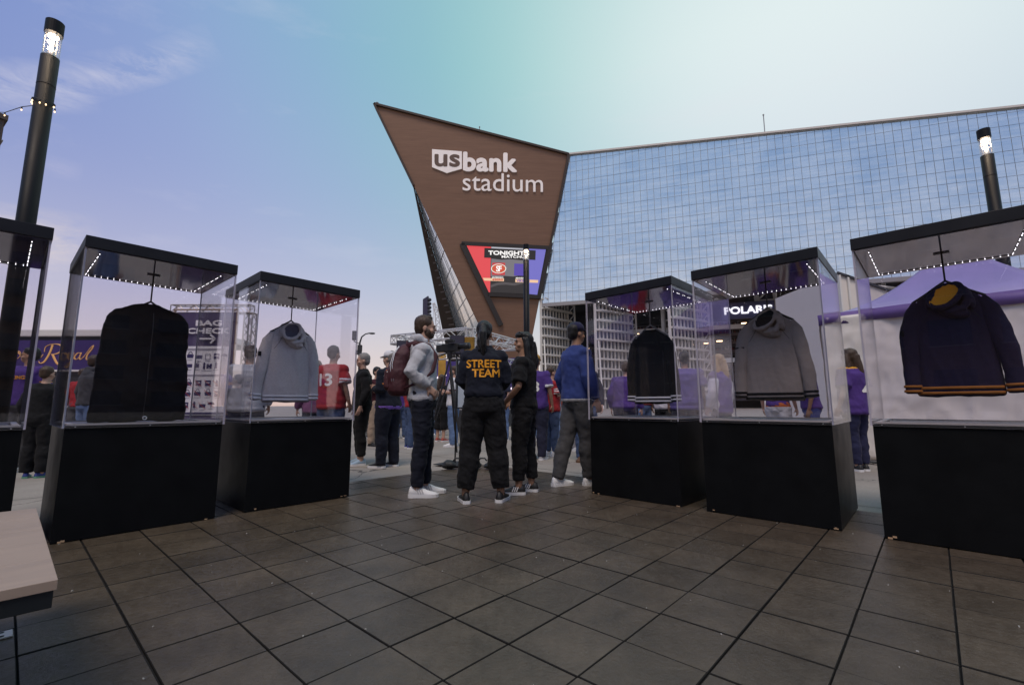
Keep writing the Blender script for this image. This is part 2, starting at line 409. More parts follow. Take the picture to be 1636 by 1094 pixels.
PT = .3055; O1, O2 = 1.185*EYE, 2.132*EYE           # tile pitch and grid origin along the two deck axes
L1, L2 = 5.60*EYE, 5.82*EYE                        # deck edges
def rubber():
    m = bpy.data.materials.new('rubber_tile'); m.use_nodes = True
    N, L = m.node_tree.nodes, m.node_tree.links; b = N['Principled BSDF']
    g = N.new('ShaderNodeNewGeometry'); oi = N.new('ShaderNodeObjectInfo')
    n1 = N.new('ShaderNodeTexNoise'); n1.inputs['Scale'].default_value = 3.2; n1.inputs['Detail'].default_value = 7; n1.inputs['Roughness'].default_value = .68
    n2 = N.new('ShaderNodeTexNoise'); n2.inputs['Scale'].default_value = 26; n2.inputs['Detail'].default_value = 6; n2.inputs['Roughness'].default_value = .7
    n4 = N.new('ShaderNodeTexNoise'); n4.inputs['Scale'].default_value = 330; n4.inputs['Detail'].default_value = 2
    for n in (n1, n2, n4): L.new(g.outputs['Position'], n.inputs['Vector'])
    r = N.new('ShaderNodeValToRGB'); e = r.color_ramp.elements
    e[0].position, e[0].color = .22, (.046,.035,.025,1); e[1].position, e[1].color = .80, (.120,.092,.065,1); L.new(n1.outputs[0], r.inputs[0])
    r2 = N.new('ShaderNodeValToRGB'); e = r2.color_ramp.elements
    e[0].position, e[0].color = .35, (.62,.62,.62,1); e[1].position, e[1].color = .6, (1.1,1.1,1.1,1); L.new(n2.outputs[0], r2.inputs[0])
    mu = N.new('ShaderNodeMix'); mu.data_type = 'RGBA'; mu.blend_type = 'MULTIPLY'; mu.inputs[0].default_value = .35; L.new(r.outputs[0], mu.inputs[6]); L.new(r2.outputs[0], mu.inputs[7])
    hs = N.new('ShaderNodeHueSaturation'); mr = N.new('ShaderNodeMapRange'); mr.inputs[3].default_value = .84; mr.inputs[4].default_value = 1.14
    L.new(oi.outputs['Random'], mr.inputs[0]); L.new(mr.outputs[0], hs.inputs['Value']); L.new(mu.outputs[2], hs.inputs['Color']); L.new(hs.outputs[0], b.inputs['Base Color'])
    rr = N.new('ShaderNodeMapRange'); rr.inputs[1].default_value = .3; rr.inputs[2].default_value = .7; rr.inputs[3].default_value = .26; rr.inputs[4].default_value = .48
    L.new(n2.outputs[0], rr.inputs[0]); L.new(rr.outputs[0], b.inputs['Roughness']); b.inputs['Specular IOR Level'].default_value = .55
    # shallow moulded dimples and grain
    vo = N.new('ShaderNodeTexVoronoi'); vo.inputs['Scale'].default_value = 62; L.new(g.outputs['Position'], vo.inputs['Vector'])
    ad = N.new('ShaderNodeMath'); ad.operation = 'MULTIPLY_ADD'; ad.inputs[1].default_value = .35; L.new(vo.outputs[0], ad.inputs[0])
    a2 = N.new('ShaderNodeMath'); a2.operation = 'MULTIPLY_ADD'; a2.inputs[1].default_value = .35; L.new(n4.outputs[0], a2.inputs[0]); L.new(n2.outputs[0], a2.inputs[2]); L.new(a2.outputs[0], ad.inputs[2])
    bp = N.new('ShaderNodeBump'); bp.inputs['Strength'].default_value = .32; bp.inputs['Distance'].default_value = .006; L.new(ad.outputs[0], bp.inputs['Height']); L.new(bp.outputs[0], b.inputs['Normal'])
    return m
RUB = rubber(); TED = mat('tile_edge', (.014,.013,.012), .8, spec=.2)
dm = MB()
c1, c2 = (L1-6)/2, (L2-7)/2
dm.box(E1*((L1-7)/2)+E2*((L2-7)/2)+V((0,0,-.0165)), (L1+7, L2+7, .011), Matrix((E1, E2, V((0,0,1)))).transposed())
deck = dm.build('deck', mat('deck_underlay', (.012,.012,.012), .9), kind='structure')
def tile_mesh(w, d):
    h, ch = .011, .0026; mb = MB(); x, y = w/2, d/2
    lo = [(-x,-y,-h), (x,-y,-h), (x,y,-h), (-x,y,-h)]; md = [(a,b,-ch) for a,b,_ in lo]
    tp = [(-x+ch,-y+ch,0), (x-ch,-y+ch,0), (x-ch,y-ch,0), (-x+ch,y-ch,0)]
    mb.add(lo+md+tp, [(8,9,10,11)]); mb.f += [(i,(i+1)%4,4+(i+1)%4,4+i) for i in range(4)]+[(4+i,4+(i+1)%4,8+(i+1)%4,8+i) for i in range(4)]; mb.m += [1]*8; return mb
cells = []
for i in range(-24, 16):
    for j in range(-24, 16):
        a0, a1 = O1+i*PT, O1+(i+1)*PT; b0, b1 = O2+j*PT, O2+(j+1)*PT
        a1, b1 = min(a1, L1), min(b1, L2)
        if a1-a0 < .05 or b1-b0 < .05: continue
        g = [.0019]*4                                   # joints; wider where 3 x 3 modules meet
        if i % 3 == 1: g[0] = .0034
        if i % 3 == 0: g[1] = .0034
        if j % 3 == 2: g[2] = .0034
        if j % 3 == 1: g[3] = .0034
        a0, a1, b0, b1 = a0+g[0], a1-g[1], b0+g[2], b1-g[3]
        c = E1*(a0+a1)/2+E2*(b0+b1)/2
        p = pix(c); d = c.length
        if d > 14 or a0 < -6.8 or b0 < -6.8: continue
        seen = p is not None and -60 < p[0] < IMW+60 and 640 < p[1] < IMH+160
        cells.append((not seen, d, c, a1-a0, b1-b0))
cells.sort(key=lambda k: (k[0], k[1]))
meshes = {}; rest = MB()
for n, (hid, d, c, w, h) in enumerate(cells):
    z = rng.uniform(-.0022, .0012); tx, ty = rng.gauss(0, .0022), rng.gauss(0, .0022); rz = A1+rng.gauss(0, .0035)
    if n < 300 and not hid:
        k = (round(w, 3), round(h, 3))
        if k not in meshes: meshes[k] = tile_mesh(w, h).mesh('tile', [RUB, TED])
        link('tile', meshes[k], deck, loc=c+V((0,0,z)), rot=(tx, ty, rz))
    else:
        Mx = Matrix.Translation(c+V((0,0,z))) @ Matrix.Rotation(rz, 4, 'Z')
        t_ = tile_mesh(w, h); o_ = len(rest.v); rest.v += [tuple(Mx@V(q)) for q in t_.v]; rest.f += [tuple(i_+o_ for i_ in f_) for f_ in t_.f]; rest.m += t_.m
rest.build('outer_tiles', [RUB, TED], deck, kind='stuff')
# grit and torn paper flecks on the deck
fl = MB()
for _ in range(130):
    p = E1*rng.uniform(-.5, L1)+E2*rng.uniform(-.5, L2); s_ = rng.uniform(.0015, .004)
    fl.box(p+V((0,0,s_/2-.0006)), (s_*rng.uniform(1,2.5), s_, s_), Matrix.Rotation(rng.random()*6, 3, 'Z'))
fl.build('litter_flecks', mat('fleck', (.45,.43,.40), .8), kind='stuff', label='pale grit and paper flecks scattered on the dark deck', cat='litter')

# ================================================================== display cases
BLK = mat('black_laminate', (.0065,.007,.008), .42, var=.2, vscale=4.5, bump=.03, bscale=180, spec=.13)
LIDM = mat('lid_black', (.012,.012,.016), .42, var=.2, vscale=4, spec=.3)
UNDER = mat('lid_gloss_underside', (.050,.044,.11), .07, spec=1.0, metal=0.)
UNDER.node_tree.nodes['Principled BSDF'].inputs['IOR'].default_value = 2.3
ACR = glassmat('acrylic', (.972,.966,.988), f0=.022)
EDGE = mat('acrylic_edge', (.62,.60,.66), .25, spec=.6)
RAIL = mat('pale_rail', (.50,.46,.43), .4)
LED = emat('led', (1,.96,1), 6); LEDS = emat('led_dim', (.9,.85,1), 5)
CHIP = mat('chipped_board', (.5,.33,.2), .9)
CW, CD, HP, HB, HT = 1.0504*EYE, 1.1*EYE, .8532*EYE, 2.2482*EYE, 2.3463*EYE
# front-left corner and yaw of each case (fitted from corners in the photograph)
AFR = V((-3.05, 2.90, 0))
yA = R_(48.0)
CASES = {
 'A': (AFR-V((math.cos(yA), math.sin(yA), 0))*CW, yA, 'left', 1),
 'B': (V((-3.37115,3.50291,0))*EYE, R_(48.3), 'left', 2),
 'C': (V((-2.52727,4.49429,0))*EYE, R_(47.1), 'left', 3),
 'D': (V((.91008,5.42028,0))*EYE, R_(-43.7), 'right', 4),
 'E': (V((1.84356,4.51887,0))*EYE, R_(-42.14), 'right', 5),
 'F': (V((2.80535,3.62012,0))*EYE, R_(-42.76), 'right', 6)}
CLAB = {
 'A': 'black pedestal display case with clear acrylic walls beside the long pale bench, no garment showing',
 'B': 'clear acrylic display case on black pedestal holding the black garment bag',
 'C': 'clear acrylic display case on black pedestal holding the light grey hoodie with white hem stripes',
 'D': 'clear acrylic display case on black pedestal holding the black sweatshirt',
 'E': 'clear acrylic display case on black pedestal holding the taupe hoodie with black hem stripes',
 'F': 'clear acrylic display case on black pedestal holding the navy hoodie with gold lining'}
def make_case(k):
    fl_, yaw, side, n = CASES[k]
    c = fl_+V((math.cos(yaw), math.sin(yaw), 0))*CW/2+V((-math.sin(yaw), math.cos(yaw), 0))*CD/2
    root = empty('display_case', c, yaw, CLAB[k], 'display case', 'black display cases lining the deck')
    ped = MB(); ped.box((0,0,(HP-.006)/2+.002), (CW, CD, HP-.008), bev=.0035); po = ped.build('pedestal', BLK, root)
    ch = MB()
    for _ in range(3):
        x = rng.choice((-1, 1))*CW/2*rng.uniform(.8, .98)
        ch.box((x, -CD/2-.0006, rng.uniform(.006, .02)), (rng.uniform(.01, .035), .002, rng.uniform(.004, .012)))
    ch.build('chipped_edge', CHIP, po, kind='stuff')
    rl = MB(); ins = .010
    zr = HP+.006
    for (cx_, cy_, sx, sy) in ((0,-CD/2+.03,CW-.02,.030), (0,CD/2-.03,CW-.02,.030), (-CW/2+.03,0,.030,CD-.09), (CW/2-.03,0,.030,CD-.09)):
        rl.box((cx_, cy_, zr), (sx, sy, .012))
    rl.build('base_rail', RAIL, root)
    pl = MB(); pl.box((0,0,HP+.0015), (CW-.12, CD-.12, .005)); pl.build('base_board', mat('case_floor', (.02,.02,.022), .35), root)
    t = .010
    def panel(cx_, cy_, sx, sy):
        mb = MB(); z0, z1 = HP-.016, HB+.012
        x0, x1, y0, y1 = cx_-sx/2, cx_+sx/2, cy_-sy/2, cy_+sy/2
        vs_ = [(x0,y0,z0),(x1,y0,z0),(x1,y1,z0),(x0,y1,z0),(x0,y0,z1),(x1,y0,z1),(x1,y1,z1),(x0,y1,z1)]
        big = [(0,1,5,4),(2,3,7,6)]; small = [(1,2,6,5),(3,0,4,7)]
        if sy > sx: big, small = small, big
        mb.add(vs_, big, 0); mb.add(vs_, small+[(3,2,1,0),(4,5,6,7)], 1)
        mb.build('acrylic_panel', [ACR, EDGE], root)
    panel(0, -CD/2-t/2-.0015, CW+.026, t); panel(0, CD/2+t/2+.0015, CW+.026, t)
    panel(-CW/2-t/2-.0015, 0, t, CD-.001); panel(CW/2+t/2+.0015, 0, t, CD-.001)
    sc_ = MB()
    for x in (-.01, CW/2-.05, -CW/2+.05):
        sc_.tube([(x,-CD/2-.0125,HP-.008), (x,-CD/2-.0155,HP-.008)], .0045, 8)
    sc_.build('screw', mat('screw_steel', (.6,.6,.62), .3, .9), root)
    lid = MB(); OV = .016
    lid.box((0,0,(HB+HT)/2+.002), (CW+2*OV, CD+2*OV, HT-HB-.004), bev=.003); lo = lid.build('lid', LIDM, root)
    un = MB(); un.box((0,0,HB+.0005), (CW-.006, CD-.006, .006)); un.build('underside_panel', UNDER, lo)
    st = MB(); di = .075
    w_, d_ = CW-2*di, CD-2*di
    for (cx_, cy_, sx, sy) in ((0,d_/2,w_,.008), (-w_/2,0,.008,d_-.01), (w_/2,0,.008,d_-.01)):
        st.box((cx_, cy_, HB-.0045), (sx, sy, .003))
    nn = 19
    for q in range(nn):
        f = (q+.5)/nn-.5
        for (x, y) in ((f*w_, d_/2), (-w_/2, f*d_), (w_/2, f*d_)):
            if abs(x) < w_/2-.001 or q % 3 != 1: st.box((x, y, HB-.0075), (.0040, .0040, .003), mi=1)
    st.build('led_strip', [mat('strip_tape', (.03,.03,.033), .5), LED], lo)
    return root, c, yaw
CASE = {k: make_case(k) for k in CASES}

# ================================================================== bench at the near left
BZ = .45
bc = G(93, 925, BZ)                         # near right corner of the bench top
fc = G(58, 811, BZ)
ex = (fc-bc); elen = ex.length; ex.normalize(); el = V((-ex.y, ex.x, 0))   # el runs out of the frame to the left
if el.x > 0: el = -el
broot = empty('bench', (bc+fc)/2+el*.9-V((0,0,BZ)), math.atan2(ex.y, ex.x), 'long low bench with pale wooden top and dark steel edge', 'bench')
BW = mat('bench_wood', (.36,.27,.215), .45, var=.10, vscale=3, bump=.06, bscale=30, stretch=(6,1,1), spec=.4)
sgn = 1 if (Matrix.Rotation(-math.atan2(ex.y, ex.x), 3, 'Z')@el).y > 0 else -1
bt = MB(); nb = 5
wpl = elen/nb
for k in range(nb):
    mb = MB(); mb.box((-elen/2+wpl*(k+.5), 0, BZ-.012), (wpl-.0006, 1.8, .024), bev=.0015); mb.build('plank', BW, broot)
fr = MB(); fr.box((0,0,BZ-.045), (elen-.012, 1.79, .040), bev=.002); fr.build('steel_edge', mat('dark_steel', (.018,.022,.026), .38, .3), broot)
for s in (-1, 1):
    for e in (-1, 1):
        lg = MB(); y = -sgn*.9*s+sgn*.10*s; x = e*(elen/2-.09)
        lg.box((x, y, (BZ-.065)/2), (.06, .012, BZ-.068)); lo = lg.build('leg', mat('dark_steel'), broot)
        ft = MB(); ft.box((x+e*.0, y-sgn*s*.035, .004), (.075, .085, .006), bev=.0018)
        ft.build('foot_plate', mat('zinc_plate', (.62,.60,.56), .35, .6), lo)
        hl = MB()
        for q in (-1, 1): hl.tube([(x+q*.022, y-sgn*s*.048, .0072), (x+q*.022, y-sgn*s*.048, .0085)], .007, 10)
        hl.build('bolt_hole', mat('hole_black', (.01,.01,.01), .8), lo)

# ================================================================== stadium
WP = V((8.0, 118.0, 0)); WD = V((72, -24, 0)).normalized(); WNO = V((-WD.y, WD.x, 0))   # WNO points into the stadium
if WNO.y < 0: WNO = -WNO
OUT = -WNO
P1 = AT(598, 167, 112); P2 = PL(908, 247, WP, WNO); P3 = PL(862, 478, WP, WNO)
PN = (P2-P1).cross(P3-P1).normalized()
if PN.y > 0: PN = -PN                        # faces the plaza
def PR(u, v, off=0.): return PL(u, v, P1, PN)+PN*off
def siding():
    m = bpy.data.materials.new('bronze_siding'); m.use_nodes = True
    N, L = m.node_tree.nodes, m.node_tree.links; b = N['Principled BSDF']
    g = N.new('ShaderNodeNewGeometry'); mp_ = N.new('ShaderNodeMapping'); mp_.inputs['Scale'].default_value = (.16,.16,2.4); L.new(g.outputs['Position'], mp_.inputs[0])
    n1 = N.new('ShaderNodeTexNoise'); n1.inputs['Scale'].default_value = 1.; n1.inputs['Detail'].default_value = 6; n1.inputs['Roughness'].default_value = .7; L.new(mp_.outputs[0], n1.inputs['Vector'])
    mp2_ = N.new('ShaderNodeMapping'); mp2_.inputs['Scale'].default_value = (.22,.22,2.6); L.new(g.outputs['Position'], mp2_.inputs[0])
    br = N.new('ShaderNodeTexWhiteNoise')
    fl_ = N.new('ShaderNodeVectorMath'); fl_.operation = 'FLOOR'; L.new(mp2_.outputs[0], fl_.inputs[0]); L.new(fl_.outputs[0], br.inputs['Vector'])
    ad = N.new('ShaderNodeMath'); ad.operation = 'MULTIPLY_ADD'; ad.inputs[1].default_value = .09; L.new(br.outputs['Value'], ad.inputs[0]); L.new(n1.outputs[0], ad.inputs[2])
    r = N.new('ShaderNodeValToRGB'); e = r.color_ramp.elements
    e[0].position, e[0].color = .30, (.155,.084,.052,1); e[1].position, e[1].color = .85, (.215,.120,.076,1); L.new(ad.outputs[0], r.inputs[0])
    L.new(r.outputs[0], b.inputs['Base Color']); b.inputs['Roughness'].default_value = .5; b.inputs['Metallic'].default_value = .25
    wv_ = N.new('ShaderNodeTexWave'); wv_.bands_direction = 'Z'; wv_.inputs['Scale'].default_value = 1.3; L.new(g.outputs['Position'], wv_.inputs['Vector'])
    bp = N.new('ShaderNodeBump'); bp.inputs['Strength'].default_value = .12; bp.inputs['Distance'].default_value = .05; L.new(n1.outputs[0], bp.inputs['Height']); L.new(bp.outputs[0], b.inputs['Normal'])
    return m
SID = siding(); SIDD = mat('bronze_trim', (.045,.030,.024), .55, .2)
WHT = mat('sign_white', (.86,.80,.78), .5, var=.04, vscale=.4, emit=(1,.92,.9), estr=.10)
STEELW = mat('white_steel', (.72,.70,.66), .45, var=.08, vscale=.5)
stad = empty('stadium', V((10, 120, GZ)), 0, 'huge angular stadium with bronze metal prow, glass facade and lit sign lettering', 'stadium')
SINV = Matrix.Translation(-stad.location)
def sbuild(mb, name, mats, parent=stad, smooth=False, kind=None, inv=True):
    me = mb.mesh(name, mats, smooth)
    me.transform(SINV)
    return link(name, me, parent, kind=kind)
# prow face: outline on its plane, a thick slab behind it
E1p, E2p = PR(661, 297), PR(771, 527)
foot_l = PL(796, 648, P1, PN); foot_r = PR(842, 648)
low = lambda p, q: p+(q-p)*((p.z-GZ)/(p.z-q.z))
b_l = low(PR(661,297), PR(771,527)); b_r = low(P3, PR(846,560))
face = [P1, P2, P3, b_r, b_l, E1p]
pm = MB(); pm.prism(face, -PN*2.2)
sbuild(pm, 'prow', SID)
# dark coping along the top and left edges
cp = MB()
for a, b in ((P1, P2), (P1, E1p), (P2, P3)): cp.bar(a-PN*.9, b-PN*.9, .55, 3.0, up=PN)
sbuild(cp, 'coping', SIDD)
# side of the prow: bronze fin, then glass running back
E3 = AT(727, 521, 150); E4 = AT(706, 521, 152)
dn = lambda p: V((p.x+ (p.x-E1p.x)*.28, p.y+(p.y-E1p.y)*.0, GZ))
def lower(a, b): return a+(b-a)*((a.z-GZ)/(a.z-b.z))
E3g, E4g = lower(E1p, E3), lower(E1p, E4)
fm = MB(); fm.add([E1p-PN*.3, E3, E4], [(0,1,2)]); fm.prism([E1p-V((.2,0,0)), lower(E1p,E3), lower(E1p,E4)], V((0,2.0,0)))
sbuild(fm, 'side_fin', SIDD)
rg = MB()
for k in range(1, 34):                        # standing ribs along the fin's inner edge
    f = k/34; p = E1p.lerp(E3g, f); q = E1p.lerp(E4g, f)
    rg.bar(p+V((0,-.25,0)), p.lerp(q, .42)+V((0,-.25,0)), .35, .5)
sbuild(rg, 'fin_rib', mat('fin_rib', (.085,.060,.048), .5), kind='stuff')
def stadglass(name, tint, wav):
    m = bpy.data.materials.new(name); m.use_nodes = True
    N, L = m.node_tree.nodes, m.node_tree.links; b = N['Principled BSDF']
    b.inputs['Base Color'].default_value = (*tint, 1); b.inputs['Metallic'].default_value = .78; b.inputs['Roughness'].default_value = .12
    g = N.new('ShaderNodeNewGeometry')
    n1 = N.new('ShaderNodeTexNoise'); n1.inputs['Scale'].default_value = wav; n1.inputs['Detail'].default_value = 3; L.new(g.outputs['Position'], n1.inputs['Vector'])
    bp = N.new('ShaderNodeBump'); bp.inputs['Strength'].default_value = .35; bp.inputs['Distance'].default_value = .07; L.new(n1.outputs[0], bp.inputs['Height']); L.new(bp.outputs[0], b.inputs['Normal'])
    oi = N.new('ShaderNodeObjectInfo'); n2 = N.new('ShaderNodeTexNoise'); n2.inputs['Scale'].default_value = .11; n2.inputs['Detail'].default_value = 5; L.new(g.outputs['Position'], n2.inputs['Vector'])
    mp_ = N.new('ShaderNodeMapping'); mp_.inputs['Scale'].default_value = (.35,.35,3.2); L.new(g.outputs['Position'], mp_.inputs[0])
    n3 = N.new('ShaderNodeTexNoise'); n3.inputs['Scale'].default_value = .5; n3.inputs['Detail'].default_value = 4; L.new(mp_.outputs[0], n3.inputs['Vector'])
    ad = N.new('ShaderNodeMath'); ad.operation = 'ADD'; L.new(n2.outputs[0], ad.inputs[0]); L.new(n3.outputs[0], ad.inputs[1])
    r = N.new('ShaderNodeValToRGB'); e = r.color_ramp.elements
    e[0].position, e[0].color = .36, (tint[0]*.80, tint[1]*.86, tint[2]*.92, 1); e[1].position, e[1].color = .64, (min(1,tint[0]*1.2), min(1,tint[1]*1.12), min(1,tint[2]*1.05), 1)
    hv = N.new('ShaderNodeMath'); hv.operation = 'MULTIPLY'; hv.inputs[1].default_value = .5; L.new(ad.outputs[0], hv.inputs[0]); L.new(hv.outputs[0], r.inputs[0])
    L.new(r.outputs[0], b.inputs['Base Color'])
    return m
SG = stadglass('facade_glass', (.66,.77,.86), .8)
sg = MB(); sg.prism([E1p-PN*1.2, b_l-PN*1.2, E3g], V((0,.5,0))); sbuild(sg, 'side_glass', SG)
sl = MB()
for k in range(1, 14):
    f = k/14; p = (E1p-PN*1.2).lerp(b_l-PN*1.2, f); q = E1p.lerp(E3g, f); sl.bar(p+V((0,-.08,0)), q+V((0,-.08,0)), .12, .16)
for k in range(1, 4):
    p = (b_l-PN*1.2).lerp(E3g, k/4); sl.bar(E1p.lerp(p, .1)+V((0,-.08,0)), p+V((0,-.08,0)), .09, .12)
sbuild(sl, 'side_mullion', mat('mullion_grey', (.35,.36,.38), .5, .3))

# ---- glass facade: real panes in a mullion grid
def WS(s, z): return WP+WD*s+V((0,0,z))
top_a = P2.z; s_a = (P2-WP).dot(WD)
P9 = PL(1636, 170, WP, WNO); s_b = (P9-WP).dot(WD); top_b = P9.z
topz = lambda s: top_a+(top_b-top_a)*(s-s_a)/(s_b-s_a)
ZB = PL(900, 482, WP, WNO).z; SEND = s_b+9
PW_, PH_ = 1.62, 2.72
MUL = mat('facade_mullion', (.46,.50,.54), .5)
bk = MB()
bk.prism([WS(0, ZB)+WNO*.25, WS(SEND, ZB)+WNO*.25, WS(SEND, topz(SEND))+WNO*.25, WS(s_a, top_a)+WNO*.25], WNO*.4)
wall = sbuild(bk, 'facade_backing', MUL)
panes = []; row = 0; zz = ZB
while zz < top_a+2:
    s = .0; 
    while s < SEND:
        x0, x1, z0, z1 = s+.045, s+PW_-.045, zz+.035, zz+PH_-.035
        # left boundary is the leaning prow edge; the top is the sloping roof line
        edge = lambda z: (P3-WP).dot(WD)+(s_a-(P3-WP).dot(WD))*(z-P3.z)/(top_a-P3.z)+.1
        x0l, x0h = max(x0, edge(z0)), max(x0, edge(z1))
        if min(x1-x0l, x1-x0h) > .2:
            ta, tb = min(z1, topz(x0h)-.25), min(z1, topz(x1)-.25)
            if min(ta, tb)-z0 > .2:
                panes.append([(x0l,z0),(x1,z0),(x1,tb),(x0h,ta)])
        s += PW_
    zz += PH_
def pane_geo(q, mb):
    a, b, c = rng.gauss(0,.008), rng.gauss(0,.008), rng.uniform(.0,.01)
    cx_ = sum(p[0] for p in q)/4; cz_ = sum(p[1] for p in q)/4
    pts = [WS(p[0], p[1])+WNO*(.12+c+a*(p[0]-cx_)+b*(p[1]-cz_)) for p in q]
    mb.prism(pts, WNO*.05)
order = []
for q in panes:
    c = WS((q[0][0]+q[1][0])/2, (q[0][1]+q[2][1])/2); p = pix(c)
    vis = p and 0 < p[0] < IMW
    hid = p and (p[1] > 455 or (p[0] > 1100 and p[1] > 400 and p[0] < 1335) or (p[0] > 1360 and p[1] > 385-(p[0]-1361)*.2))
    order.append((0 if vis and not hid else 1, c.length, q))
order.sort(key=lambda k: k[:2])
restp = MB()
for n, (h, d, q) in enumerate(order):
    if n < 300:
        mb = MB(); pane_geo(q, mb); sbuild(mb, 'pane', SG, wall)
    else: pane_geo(q, restp)
sbuild(restp, 'far_panes', SG, wall, kind='stuff')
rc = MB(); rc.bar(WS(s_a, top_a)-WNO*.2, WS(SEND, topz(SEND))-WNO*.2, .5, .45); sbuild(rc, 'roof_edge', mat('roof_edge', (.55,.52,.50), .5))
hb = MB(); hb.bar(WS(0, ZB-.5)+WNO*.3, WS(SEND, ZB-.5)+WNO*.3, 1.0, .9); sbuild(hb, 'facade_sill', mat('sill_grey', (.30,.29,.30), .6))
for (u, v, h) in ((1222, 213, 4.5), (766, 211, 1.8)):
    mb = MB()
    if u > 900: p = PL(u, v, WP, WNO); 
    else: p = PR(u, v, -1)
    mb.tube([p, p+V((0,0,h))], .10, 6); mb.tube([p+V((0,0,h)), p+V((0,0,h+.3))], .18, 6); sbuild(mb, 'roof_mast', mat('mast_grey', (.25,.25,.27), .5))
mb = MB(); p = PR(598, 167, -.6); mb.tube([p, p+V((0,0,.7)), p+V((.5,0,1.0)), p+V((.9,0,.8))], .12, 6); sbuild(mb, 'lightning_rod', mat('mast_grey'))

# ---- entrance zone under the facade: columns, dark bowl with stands, lights
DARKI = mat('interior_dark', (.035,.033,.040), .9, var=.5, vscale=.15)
ib = MB()
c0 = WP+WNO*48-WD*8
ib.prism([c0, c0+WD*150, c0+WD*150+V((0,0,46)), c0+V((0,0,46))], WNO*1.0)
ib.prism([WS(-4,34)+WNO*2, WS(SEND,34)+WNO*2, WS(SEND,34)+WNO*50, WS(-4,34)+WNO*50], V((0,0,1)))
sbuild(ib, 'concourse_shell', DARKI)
for k in range(9):                            # raked stands with seat rows
    z = 2.0+k*2.9; mb = MB(); c = WP+WNO*(26+k*2.3)+WD*6
    mb.prism([c+V((0,0,z)), c+WD*120+V((0,0,z)), c+WD*120+V((0,0,z+.9)), c+V((0,0,z+.9))], WNO*2.6)
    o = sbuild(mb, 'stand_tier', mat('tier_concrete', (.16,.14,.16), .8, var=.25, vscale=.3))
    ml = MB()
    for s in range(0, 118, 2):
        ml.bar(c+WD*(s+.5)+V((0,0,z+.9))+OUT*.1, c+WD*(s+.5)+V((0,0,z+2.0))+OUT*.1, .09)
    ml.bar(c+V((0,0,z+2.0))+OUT*.1, c+WD*118+V((0,0,z+2.0))+OUT*.1, .10); sbuild(ml, 'railing', mat('rail_grey', (.34,.33,.36), .5), o)
    mc = MB()
    for s in range(0, 460):
        x = s*.26+rng.random()*.1
        if rng.random() < .55: mc.box(c+WD*x+V((0,0,z+1.15))+WNO*rng.uniform(.3,1.6), (.34,.34,rng.uniform(.5,1.2)), mi=rng.randrange(4))
    sbuild(mc, 'seated_crowd', [mat('crowd_purple', (.06,.03,.16), .9), mat('crowd_dark', (.03,.03,.04), .9), mat('crowd_pale', (.30,.26,.25), .9), mat('crowd_red', (.22,.03,.03), .9)], o, kind='stuff')
LAMPY = emat('warm_lamp', (1,.62,.30), 7)
lm = MB()
for _ in range(46):
    s = rng.uniform(4, 95); p = WP+WD*s+WNO*rng.uniform(8, 24)+V((0,0,rng.choice((5.5, 9.5, 13, 17, 21))+rng.uniform(-.4,.4)))
    lm.box(p, (rng.choice((.35,.35,1.4)), .3, .28), Matrix.Rotation(math.atan2(WD.y, WD.x), 3, 'Z'))
sbuild(lm, 'concourse_lamp', LAMPY)
# roof trusses glimpsed through the openings
tm = MB()
for s in (30, 52, 66, 74, 88, 96):
    c = WP+WD*s+WNO*9
    tm.tube([c+V((0,0,GZ)), c+V((0,0,34))], .55, 10); tm.tube([c+WD*4+V((0,0,GZ)), c+WD*4+V((0,0,34))], .45, 10)
    for k in range(9):
        z = 1+k*3.6; a, b = (c, c+WD*4) if k % 2 else (c+WD*4, c)
        tm.tube([a+V((0,0,z)), b+V((0,0,z+3.6))], .24, 6); tm.tube([a+V((0,0,z)), b+V((0,0,z))], .2, 6)
sbuild(tm, 'lattice_column', STEELW)
bmx = MB()
for z in (20.5, 12.0):
    bmx.bar(WP+WD*18+WNO*12+V((0,0,z)), WP+WD*118+WNO*12+V((0,0,z)), .5, 1.1)
sbuild(bmx, 'concourse_beam', STEELW)
# tall pivoting doors standing open: lattice frames with glazing
DGL = mat('door_glass', (.25,.28,.36), .12, .75)
def door(a, b, h, n=9, name='pivot_door'):
    a, b = V((a.x, a.y, GZ)), V((b.x, b.y, GZ)); d = (b-a); w = d.length; d.normalize(); nn = V((-d.y, d.x, 0))
    if nn.y > 0: nn = -nn
    mb = MB(); mb.prism([a+nn*-.3, b+nn*-.3, b+nn*-.3+V((0,0,h)), a+nn*-.3+V((0,0,h))], -nn*.1); o = sbuild(mb, name, DGL)
    mm = MB()
    for k in range(n+1):
        p = a+d*(w*k/n); mm.bar(p, p+V((0,0,h)), .34 if k not in (0, n) else .62, .34, up=d)
    sbuild(mm, 'door_stile', STEELW, o)
    rr = MB(); k = 0; z = h
    while z > .5:
        rr.bar(a+nn*.45+V((0,0,z)), b+nn*.45+V((0,0,z)), .42, .42); rr.bar(a+nn*1.6+V((0,0,z)), b+nn*1.6+V((0,0,z)), .22, .26)
        z -= 2.45
    sbuild(rr, 'door_rail', STEELW, o)
    tt = MB(); z = h; q = b+nn*.4; q2 = b+nn*.4+d*2.6; k = 0
    tt.bar(q2, q2+V((0,0,h)), .36)
    while z > 1.5:
        tt.bar(q+V((0,0,z)), q2+V((0,0,z)), .26)
        tt.bar((q if k % 2 else q)+V((0,0,z-2.45)), q2+V((0,0,z)), .22); z -= 2.45; k += 1
    sbuild(tt, 'door_truss', STEELW, o)
    tw = MB(); tw.bar(a+nn*2.4-d*.6, a+nn*1.0+V((0,0,h*.62)), .3); tw.bar(a+nn*3.4-d*1.2, a+nn*1.0+V((0,0,h*.62)), .3); sbuild(tw, 'door_strut', STEELW, o)
def PW2(u, dep): 
    p = PL(u, 480, WP+WNO*dep, WNO); return p
